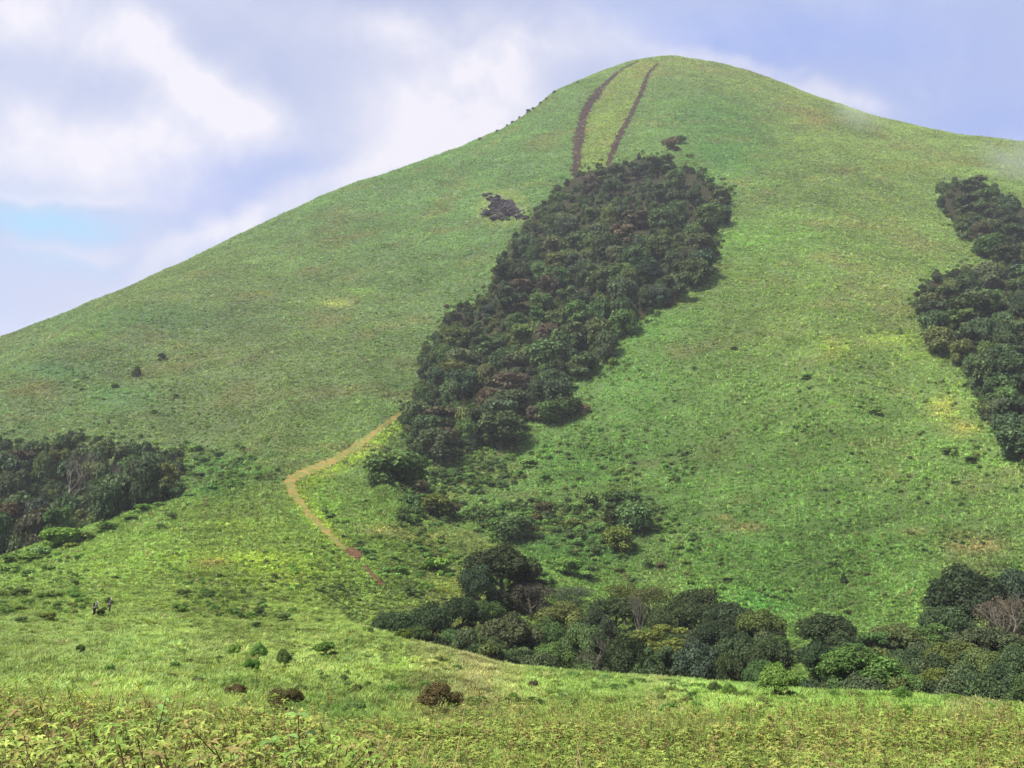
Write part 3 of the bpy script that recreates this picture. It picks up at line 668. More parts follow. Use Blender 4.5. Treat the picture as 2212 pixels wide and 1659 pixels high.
def scatter_weeds():
    V = [weed_mesh(100 + k, 0.086, 0.72, 11, M_WEEDLEAF_I, M_DRY, 0.30, 4) for k in range(5)]      # 0-4 tall weeds
    V += [weed_mesh(200 + k, 0.075, 0.42, 4, M_WEEDLEAF_I, M_DRY, 0.2, 2) for k in range(4)]    # 5-8 short herbs
    V += [stalk_mesh(300 + k) for k in range(3)]                                                 # 9-11 dry stalks
    ha = math.radians(33)
    n = 24000; r = np.sqrt(rng.uniform(6 ** 2, 22 ** 2, n)); p = rng.uniform(-ha, ha, n)
    x = r * np.sin(p); y = r * np.cos(p); z = ground_z(x, y); u, v = project(x, y, z)
    edge = np.interp(u, [-400, 300, 560, 700, 800, 900, 2600], [17.5, 17.0, 16, 13.5, 10.5, 5.0, 4.0]) + 2.0 * (fbm(x / 2, y / 2, 5) - 0.5)
    dens = fbm(x / 1.6 + 3, y / 1.6 + 3, 91, 3)
    kind = rng.random(n)
    tall = (r < edge) & (kind < 0.28 + 0.25 * (dens - 0.4)); st = (r < edge + 2) & (kind > 0.30) & (kind < 0.36 + 0.5 * (1 - dens) * 0.5); herb = (kind > 0.70) & ~(r < edge - 1)
    herb |= (kind > 0.86)
    keep = tall | st | herb
    idx = np.where(tall, rng.integers(0, 5, n), np.where(st, rng.integers(9, 12, n), rng.integers(5, 9, n)))
    x2n = 26000; r2 = np.sqrt(rng.uniform(20 ** 2, 52 ** 2, x2n)); p2 = rng.uniform(-ha, ha, x2n)
    x2 = r2 * np.sin(p2); y2 = r2 * np.cos(p2); z2 = ground_z(x2, y2); u2, v2 = project(x2, y2, z2)
    pr = np.interp(u2, [0, 500, 850, 1100, 2212], [0.0, 0.0, 0.5, 1, 1]) * np.interp(r2, [20, 27, 44], [1, .6, 0]) * np.clip(2.4 * fbm(x2 / 4, y2 / 6, 12, 3) - .5, 0, 1)
    k2 = rng.random(x2n) < pr
    X = np.concatenate([x[keep], x2[k2]]); Y = np.concatenate([y[keep], y2[k2]]); Z = np.concatenate([z[keep], z2[k2]])
    idx = np.concatenate([idx[keep], np.where(rng.random(k2.sum()) < 0.13, rng.integers(9, 12, k2.sum()), rng.integers(5, 9, k2.sum()))])
    n = len(X); R = np.hypot(X, Y)
    base = np.array([(0.20, 0.27, 0.055), (0.26, 0.32, 0.075), (0.14, 0.22, 0.045), (0.27, 0.27, 0.07), (0.22, 0.18, 0.07)])
    tint = base[rng.choice(5, n, p=[.31, .22, .22, .14, .11])] * rng.normal(1, .16, n).clip(.6, 1.5)[:, None]
    size = np.where(idx < 5, rng.uniform(0.6, 1.2, n), rng.uniform(0.6, 1.15, n)); size = np.where((idx >= 5) & (idx < 9) & (R > 20), size * 1.25, size)
    size = np.where(idx >= 9, size * np.where(R > 20, 0.6, 0.8), size)
    rot = np.stack([rng.normal(0, .12, n), rng.normal(0, .12, n), rng.uniform(0, 6.28, n)], 1)
    scatter('weed_thicket', np.stack([X, Y, Z - 0.02], 1), rot, np.stack([size] * 3, 1), idx, tint, V, 'knee-high leafy weeds and brown stalks in the foreground', 'weeds')
    print('weeds', n)
scatter_weeds()

# ------------------------------------------------------------------ trees
ICO = None
def ico():
    global ICO
    if ICO is None:
        n, k = 8, 5; V = []; F = []
        for j in range(k + 1):
            th = math.pi * j / k
            for i in range(n): V.append((math.sin(th) * math.cos(2 * math.pi * i / n), math.sin(th) * math.sin(2 * math.pi * i / n), math.cos(th)))
        for j in range(k):
            for i in range(n): F.append([j * n + i, (j + 1) * n + i, (j + 1) * n + (i + 1) % n, j * n + (i + 1) % n])
        ICO = (np.array(V), np.array(F))
    return ICO

def crown_mesh(seed, lobes, per, size, zc=0.98, zr=0.62, flat=0.95, rl=(0.26, 0.42), spread=0.72, low=0.0, mat=None, gap=0.0, tip=0.0, shape='dome', core=0.80):
    """unit crown: radius about 1, top at about z = 1.9; many leaf clumps on uneven lobes"""
    r = np.random.default_rng(seed); A = Acc(); IV, IF = ico(); Ls = []
    for k in range(lobes):
        a = k * 2.39996 + r.normal(0, .35); q = math.sqrt((k + 0.4) / lobes) * spread * r.uniform(0.82, 1.15)
        if shape == 'dome': z = zc + zr * math.sqrt(max(0, 1 - (q / (spread * 1.2)) ** 2)) * r.uniform(0.72, 1.06) - low * q * r.random()
        elif shape == 'flat': z = zc + 0.35 + 0.3 * r.uniform(-1, 1)
        else: z = zc - 0.45 + 1.0 * max(0.0, 1 - q / spread) ** 0.8 * r.uniform(0.8, 1.1)
        Ls.append((np.array((q * math.cos(a), q * math.sin(a), z)), r.uniform(*rl)))
    for k in range(int(lobes * 0.7)):                       # under and side lobes
        a = r.uniform(0, 6.28); q = spread * r.uniform(0.55, 1.0); z = zc - r.uniform(0.0, 0.45) - low
        Ls.append((np.array((q * math.cos(a), q * math.sin(a), z)), r.uniform(*rl) * 0.9))
    for c, rad in Ls:
        fl = flat * r.uniform(0.85, 1.15); S = np.array((rad, rad, rad * fl))
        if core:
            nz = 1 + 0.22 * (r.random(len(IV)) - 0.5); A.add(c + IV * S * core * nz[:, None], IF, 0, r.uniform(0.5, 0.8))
        n = max(6, int(per * (rad / 0.34) ** 2)); d = r.normal(0, 1, (n, 3)); d[:, 2] += 0.35; d /= np.linalg.norm(d, axis=1)[:, None]
        if gap: 
            g = np.sin(d[:, 0] * 7 + seed) * np.sin(d[:, 1] * 6 + c[0] * 9) * np.sin(d[:, 2] * 6); d = d[g > -1 + gap]; n = len(d)
        bump = 1 + 0.16 * np.sin(d[:, 0] * 9 + c[0] * 20) * np.sin(d[:, 1] * 9 + c[1] * 20) + r.normal(0, 0.07, n)
        P = c + d * S * bump[:, None]
        nrm = d + r.normal(0, 0.55, (n, 3)); nrm[:, 2] += 0.25; nrm /= np.linalg.norm(nrm, axis=1)[:, None]
        t = np.cross(nrm, r.normal(0, 1, (n, 3))); t /= np.linalg.norm(t, axis=1)[:, None]; b = np.cross(nrm, t)
        s = size * r.uniform(0.6, 1.4, n)[:, None]
        V = np.stack([P - t * s, P - b * s * 0.62, P + t * s, P + b * s * 0.62], 1)
        V[:, 0] -= nrm * s * 0.25; V[:, 2] -= nrm * s * 0.25
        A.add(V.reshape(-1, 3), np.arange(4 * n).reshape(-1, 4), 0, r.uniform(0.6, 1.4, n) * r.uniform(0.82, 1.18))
    return A.mesh('crown', [mat or M_LEAF])

def trunk_mesh(seed, top=1.25, rad=0.085, limbs=5, mat=None, reach=0.62):
    r = np.random.default_rng(seed + 999); A = Acc()
    pts = [np.array((0, 0, -0.35))]; d = np.array((0., 0, 1))
    for k in range(5): d = d + np.array((r.normal(0, .1), r.normal(0, .1), 0)); d /= np.linalg.norm(d); pts.append(pts[-1] + d * (top + .35) / 5)
    A.tube(pts, [rad * 1.5, rad, rad * .85, rad * .7, rad * .5, rad * .3], 7)
    for k in range(limbs):
        s = pts[2 + k % 3] ; az = k * 2.4 + r.normal(0, .4); q = [s]; dd = np.array((math.cos(az) * .8, math.sin(az) * .8, .75))
        for e in range(3): dd = dd + r.normal(0, .15, 3); q.append(q[-1] + dd / np.linalg.norm(dd) * reach / 3)
        A.tube(q, [rad * .5, rad * .38, rad * .26, rad * .12], 5)
    return A.mesh('trunk', [mat or M_BARK], True)

def bare_mesh(seed, depth=4, mat=None, h=1.9):
    r = np.random.default_rng(seed); A = Acc(); B = Acc()
    def grow(p, d, L, rad, lev):
        q = [p]; n = 3
        for k in range(n): d = d + r.normal(0, .13, 3) + np.array((0, 0, .04)); d /= np.linalg.norm(d); q.append(q[-1] + d * L / n)
        (A if lev == 0 else B).tube(q, np.linspace(rad, rad * 0.55, n + 1), 6 if lev < 2 else 4, 0, r.uniform(.8, 1.2))
        if lev >= depth: return
        for c in range(3 if lev else 5):
            a = r.uniform(0, 6.28); o = np.array((math.cos(a), math.sin(a), r.uniform(0.1, .7))) ; nd = d * 0.75 + o * 0.75; nd /= np.linalg.norm(nd)
            at = q[-1] if c < 2 else q[r.integers(1, n + 1)]
            grow(at, nd, L * r.uniform(.55, .78), rad * .55, lev + 1)
    grow(np.array((0, 0, -0.2)), np.array((0.03, 0, 1.)), h * 0.48, 0.05, 0)
    return A.mesh('trunk', [mat or M_PALEBARK], True), B.mesh('branches', [mat or M_PALEBARK], True)

FAR = [crown_mesh(k, 10 + k % 4, 110, 0.088, rl=(0.30, 0.50), gap=0.2, spread=.64, zr=.5, core=.84) for k in range(6)] + \
      [crown_mesh(20 + k, 9, 110, 0.10, shape='flat', flat=0.5, rl=(0.28, 0.42), spread=0.75, gap=0.2) for k in range(2)] + \
      [crown_mesh(30 + k, 12, 90, 0.10, zc=0.95, zr=0.75, rl=(0.24, .36), low=.2) for k in range(2)]
NEAR = [crown_mesh(40 + k, 22 + k, 620, 0.038, rl=(0.13, 0.38), gap=0.4, low=.35, zc=0.88, zr=.74, spread=.80, core=.66) for k in range(4)] + \
       [crown_mesh(50 + k, 13, 950, 0.038, shape='flat', flat=0.5, rl=(0.16, 0.36), spread=0.8, gap=0.45, core=.6) for k in range(2)] + \
       [crown_mesh(60 + k, 18, 420, 0.034, rl=(0.18, 0.30), gap=0.75, core=0.0, spread=.8) for k in range(2)]      # 6, 7: thin open crowns
TR_F = [trunk_mesh(k) for k in range(4)]
BUSH_F = [crown_mesh(70 + k, 7, 80, 0.12, zc=0.5, zr=0.72, rl=(.24, .5), spread=.66, low=.2, core=.7) for k in range(4)]
BUSH_N = [crown_mesh(80 + k, 10, 420, 0.055, zc=0.45, zr=0.75, rl=(.17, .42), spread=.70, low=.2, gap=.45, core=.78) for k in range(4)]
BUSH_T = [crown_mesh(280 + k, 15, 900, 0.034, zc=0.5, zr=0.8, rl=(.13, .38), spread=.74, low=.25, gap=.5, core=.68) for k in range(3)]
BUSH_S = [trunk_mesh(50 + k, top=0.9, rad=0.05, limbs=6, reach=.55) for k in range(2)]
CONE_F = [crown_mesh(90 + k, 9, 90, 0.12, zc=.75, rl=(.22, .34), spread=.5, shape='cone') for k in range(2)]

COLS = {'dark': (.062, .098, .040), 'darkest': (.045, .066, .028), 'mid': (.080, .135, .042), 'olive': (.105, .135, .042), 'grey': (.085, .115, .052), 'brown': (.090, .080, .050),
        'bright': (.080, .145, .038), 'blue': (.050, .080, .046), 'yellow': (.118, .160, .038), 'rust': (.098, .078, .043), 'fern': (.072, .125, .048)}
CWORD = {'dark': 'dark green', 'darkest': 'blackish green', 'mid': 'mid green', 'olive': 'olive green', 'grey': 'greyish green', 'brown': 'brownish', 'bright': 'bright green', 'blue': 'bluish green', 'yellow': 'yellowish green', 'rust': 'rusty brown', 'fern': 'fresh green'}
THINGS = []   # (root, kind, patch, colour, u, v, R)

def place(kind, x, y, z, R, H, colour, crowns, trunks, k=None, patch='', cword=None, cat='tree', extra=''):
    k = random.randrange(len(crowns)) if k is None else k
    root = empty(kind, (x, y, z), random.uniform(0, 6.28), (R, R, H / 1.9))
    c = link('crown', crowns[k], root); base = np.array(COLS[colour]) * random.uniform(0.82, 1.22) * ({'mid': 1.7, 'fern': 1.8, 'dark': 1.35, 'bright': 1.35}.get(colour, 1.1) if kind == 'bush' else 1)
    base[0] *= random.uniform(0.88, 1.14); base[2] *= random.uniform(0.85, 1.15) * (0.7 if kind == 'bush' else 1); base[0] *= 0.97 if kind == 'bush' else 1; base *= 0.86 if patch in ('B1', 'B2') and colour not in ('bright', 'yellow') else 1; c.color = (*base, 1)
    link('trunk', trunks[random.randrange(len(trunks))], root)
    root['category'] = cat
    u, v = project(x, y, z + H * 0.6)
    THINGS.append(dict(o=root, kind=kind, patch=patch, col=colour, u=float(u), v=float(v), R=R, H=H, extra=extra, cat=cat, x=x, y=y, flat=(crowns is FAR and k in (6, 7)) or (crowns is NEAR and k in (4, 5)), open=(crowns is NEAR and k > 5)))
    return root

def fill_wood(poly, n_try, Rr, Hr, spacing, patch, palette, crowns, ubox, vbox, cap, pre=()):
    pts = [(p[0], p[1], p[2]) for p in pre]; cnt = 0
    for _ in range(n_try):
        if cnt >= cap: break
        u = random.uniform(*ubox); v = random.uniform(*vbox)
        x, y, z = at_ray(u, v)
        R = random.uniform(*Rr) * random.choice((0.66, 0.85, 1.0, 1.1, 1.3)); H = random.uniform(*Hr) * (0.75 + 0.3 * R / Rr[1])
        x += random.uniform(-2, 2); y += random.uniform(-3, 3); z = float(ground_z(x, y))
        r = math.hypot(x, y); k = FU / r; cu, cv = project(x, y, z + H * 0.62); cu = float(cu); cv = float(cv)
        q = [(0, -0.22 * H * k * .9), (0, 0.30 * H * k * .9), (-.72 * R * k, 0), (.72 * R * k, 0)]
        if not all(in_poly(poly, np.array(cu + a), np.array(cv + b)) for a, b in q): continue
        if any(math.hypot(px - x, (py - y)) < spacing * (R + pr) for px, py, pr in pts): continue
        pts.append((x, y, R)); cnt += 1
        c = random.choices(list(palette), list(palette.values()))[0]
        place('broadleaf_tree', x, y, z - 0.3, R, H, c, crowns, TR_F, patch=patch)
    print(patch, cnt)
    return pts

PAL = {'dark': 34, 'darkest': 14, 'mid': 17, 'olive': 11, 'grey': 13, 'brown': 3.5, 'blue': 9, 'bright': 1.5}
def hand(u, v, R, H, c, crowns, k, patch, extra=''):
    """a tree whose crown middle is seen at (u, v)"""
    x, y, z = at_ray(u, v); 
    x, y, z = at_ray(u, v + 0.6 * H * FU / math.hypot(x, y) * 0.93)
    place('broadleaf_tree', x, y, z - .3, R, H, c, crowns, TR_F, k, patch, extra=extra)
    return (x, y, R * 0.8)
preM = [hand(978, 805, 7.2, 10, 'olive', FAR, 0, 'M', 'big domed'), hand(1160, 680, 4.2, 8, 'bright', FAR, 6, 'M', 'flat topped'), hand(1110, 690, 3.6, 7, 'bright', FAR, 2, 'M'),
        hand(1300, 378, 5.5, 8, 'bright', FAR, 7, 'M', 'flat topped'), hand(1525, 455, 4.0, 8, 'fern', FAR, 3, 'M'), hand(1330, 545, 4.6, 8, 'grey', FAR, 1, 'M'), hand(1060, 860, 5.2, 9, 'brown', FAR, 4, 'M', 'big domed'),
        hand(900, 890, 4.8, 9, 'grey', FAR, 5, 'M', 'pale blossomed'), hand(960, 945, 5.0, 8.5, 'brown', FAR, 2, 'M'), hand(1120, 615, 5.2, 9, 'brown', FAR, 6, 'M', 'flat topped'), hand(1390, 520, 4.5, 7, 'fern', FAR, 6, 'M', 'flat topped'),
        hand(1170, 740, 5.0, 9, 'brown', FAR, 8, 'M'), hand(1195, 820, 5.2, 9, 'dark', FAR, 1, 'M'), hand(1155, 890, 3.2, 6, 'brown', FAR, 3, 'M'), hand(1180, 800, 3.4, 7, 'fern', FAR, 2, 'M')]
fill_wood(WOOD_M, 9000, (4.0, 6.6), (9, 13), 0.55, 'M', PAL, FAR, (860, 1600), (330, 1060), 130, preM)
fill_wood(WOOD_RU, 2500, (4.4, 6.5), (9, 12), 0.6, 'RU', PAL, FAR, (2010, 2260), (380, 700), 22)
preR = [hand(2020, 655, 4.2, 8, 'rust', FAR, 8, 'RL'), hand(2030, 735, 5.4, 10, 'olive', FAR, 0, 'RL', 'big domed'), hand(2185, 715, 5, 9, 'olive', FAR, 7, 'RL', 'flat topped'), hand(2110, 790, 4.2, 8, 'fern', FAR, 3, 'RL')]
fill_wood(WOOD_RL, 3500, (4.2, 6.2), (9, 12), 0.58, 'RL', PAL, FAR, (1960, 2260), (580, 1220), 44, preR)
preL = [hand(8, 1022, 5.2, 11, 'grey', FAR, 9, 'L', 'pale'), hand(10, 1125, 4.5, 9, 'rust', FAR, 8, 'L')]
# the left wood stands in the dip behind the near spur: spread by ground position
def fill_left():
    pts = list(preL); cnt = 0
    for _ in range(6000):
        if cnt >= 42: break
        u = random.uniform(-50, 400); r = random.uniform(238, 385); x, y, z = at_range(u, r); R = random.uniform(3.0, 5.0); H = random.uniform(8.5, 12)
        k = FU / r; cu, cv = map(float, project(x, y, z + H * .62))
        if not (in_poly(WOOD_L, np.array(cu), np.array(cv - .2 * H * k)) and in_poly(WOOD_L, np.array(cu + .7 * R * k), np.array(cv)) and in_poly(WOOD_L, np.array(cu - .7 * R * k), np.array(cv))): continue
        if r > 290 and not in_poly(WOOD_L, np.array(cu), np.array(cv + .3 * H * k)): continue
        if any(math.hypot(px - x, py - y) < .66 * (R + pr) for px, py, pr in pts): continue
        pts.append((x, y, R)); cnt += 1
        place('broadleaf_tree', x, y, z - .3, R, H, random.choices(list(PAL), list(PAL.values()))[0], FAR, TR_F, patch='L')
    print('L', cnt)
fill_left()

BOT = [ # u, v of the top, width, range, colour, crown, extra
 (1085, 1182, 165, 166, 'darkest', 0, 'tallest'), (1032, 1222, 90, 160, 'darkest', 1, ''), (1140, 1232, 95, 172, 'dark', 4, 'flat topped'), (852, 1322, 96, 128, 'dark', 2, ''), (925, 1308, 115, 136, 'darkest', 0, ''),
 (995, 1290, 90, 146, 'darkest', 3, ''), (1045, 1300, 85, 150, 'mid', 2, ''), (985, 1362, 110, 122, 'mid', 1, ''), (1055, 1372, 80, 116, 'dark', 3, ''), (1105, 1330, 125, 132, 'grey', 0, 'big domed'),
 (1192, 1388, 95, 110, 'bright', 2, 'rounded'), (1150, 1262, 100, 162, 'brown', 6, ''), (1262, 1345, 96, 128, 'mid', 1, ''), (1215, 1298, 110, 150, 'olive', 3, ''), (1240, 1268, 90, 178, 'grey', 7, ''),
 (1330, 1290, 120, 162, 'dark', 2, ''), (1350, 1262, 90, 182, 'olive', 6, ''), (1410, 1268, 110, 176, 'olive', 7, ''), (1420, 1345, 130, 136, 'yellow', 4, 'flat topped'), (1436, 1386, 92, 112, 'fern', 4, 'flat topped'),
 (1500, 1384, 112, 106, 'blue', 0, 'rounded'), (1510, 1272, 125, 170, 'darkest', 1, ''), (1575, 1298, 115, 160, 'darkest', 3, ''), (1640, 1318, 105, 150, 'olive', 2, ''), (1600, 1372, 105, 122, 'dark', 0, ''),
 (1655, 1380, 95, 118, 'dark', 1, ''), (1352, 1372, 80, 118, 'darkest', 2, ''), (1560, 1412, 80, 106, 'dark', 1, ''), (1640, 1425, 70, 98, 'mid', 2, ''), (1130, 1398, 70, 110, 'grey', 1, ''),
 (1270, 1400, 60, 106, 'grey', 3, ''), (900, 1352, 70, 118, 'mid', 3, ''), (1460, 1300, 100, 158, 'dark', 0, ''), (1290, 1320, 80, 146, 'darkest', 0, ''), (1180, 1340, 80, 136, 'mid', 0, ''), (1545, 1340, 100, 140, 'darkest', 2, ''),
 (1782, 1326, 125, 140, 'darkest', 2, 'rounded'), (1850, 1400, 190, 98, 'bright', 0, 'broad domed'), (1925, 1348, 115, 140, 'olive', 1, ''), (2000, 1342, 110, 145, 'bright', 4, 'flat topped'), (2085, 1230, 170, 172, 'darkest', 0, 'great domed'),
 (2195, 1230, 115, 186, 'blue', 1, ''), (2172, 1288, 110, 150, 'brown', 6, ''), (2130, 1350, 115, 130, 'grey', 3, ''), (2060, 1385, 115, 116, 'olive', 2, ''), (1985, 1398, 95, 118, 'dark', 3, ''), (2118, 1400, 85, 104, 'olive', 1, ''),
 (2195, 1402, 95, 100, 'fern', 2, ''), (2270, 1378, 120, 104, 'dark', 0, ''), (2012, 1438, 60, 96, 'yellow', 3, 'small'), (2285, 1300, 130, 150, 'dark', 3, ''), (2290, 1240, 110, 180, 'mid', 2, ''), (2040, 1310, 100, 160, 'dark', 2, ''), (1880, 1362, 90, 138, 'mid', 5, ''),
 (1770, 1390, 90, 115, 'dark', 0, ''), (2150, 1440, 90, 92, 'dark', 0, ''), (1960, 1440, 70, 100, 'dark', 2, ''), (2080, 1450, 80, 94, 'dark', 3, ''), (2225, 1450, 90, 88, 'mid', 1, ''),
]
for u, vt, w, r, c, k, ex in BOT:
    x, y, z = at_range(u, r); zt = EYE + r * float(phi_t(u, vt - 8)[1]); H = min(max(zt - z, 3.0), 24)
    R = w / 2 * r / FU * 1.04
    place('broadleaf_tree', x, y, z - .2, R, H * 1.0 if H < 22 else 22, c, NEAR, TR_F, k, 'B1' if u < 1740 else 'B2', extra=ex)

# bare trees
def bare(u, vt, w, r, vis, mat, label, leafy=0, seed=0):
    if r is None:
        x, y, z = at_ray(u, vis); r = math.hypot(x, y)
    else: x, y, z = at_range(u, r)
    zt = EYE + r * float(phi_t(u, vt)[1]); H = max(zt - z, 2.5); R = w / 2 * r / FU
    t, b = bare_mesh(seed, 4, mat); vb = np.array([v.co[:] for v in b.vertices]); kx = np.percentile(np.abs(vb[:, :2]), 93); kz = vb[:, 2].max()
    root = empty('bare_tree', (x, y, z), seed * 1.3, (R / kx, R / kx, H / kz)); link('trunk', t, root); link('branches', b, root)
    tag(root, label, 'tree')
bare(1295, 1368, 62, 97, None, M_PALEBARK, 'leafless grey tree with bare twigs, standing in front of the dark valley trees', seed=1)
bare(135, 975, 75, 300, None, M_PALEBARK, 'pale leafless tree with a wide fan of twigs in the wood by the left edge', seed=2)
bare(268, 985, 70, 285, None, M_PALEBARK, 'whitish bare tree with crooked forked trunk near the middle of the left wood', seed=3)
bare(1210, 585, 46, None, 640, M_PALEBARK, 'pinkish grey dead tree among dark crowns halfway up the gully wood', seed=4)
bare(2178, 1275, 90, 140, None, M_PALEBARK, 'grey branching half-dead tree at the right edge of the valley wood', seed=5)
bare(1395, 1262, 60, 150, None, M_PALEBARK, 'thin pale leafless tree at the top of the middle valley wood', seed=6)
bare(1008, 705, 30, None, 735, M_PALEBARK, 'small pale dead tree inside the left edge of the gully wood', seed=7)

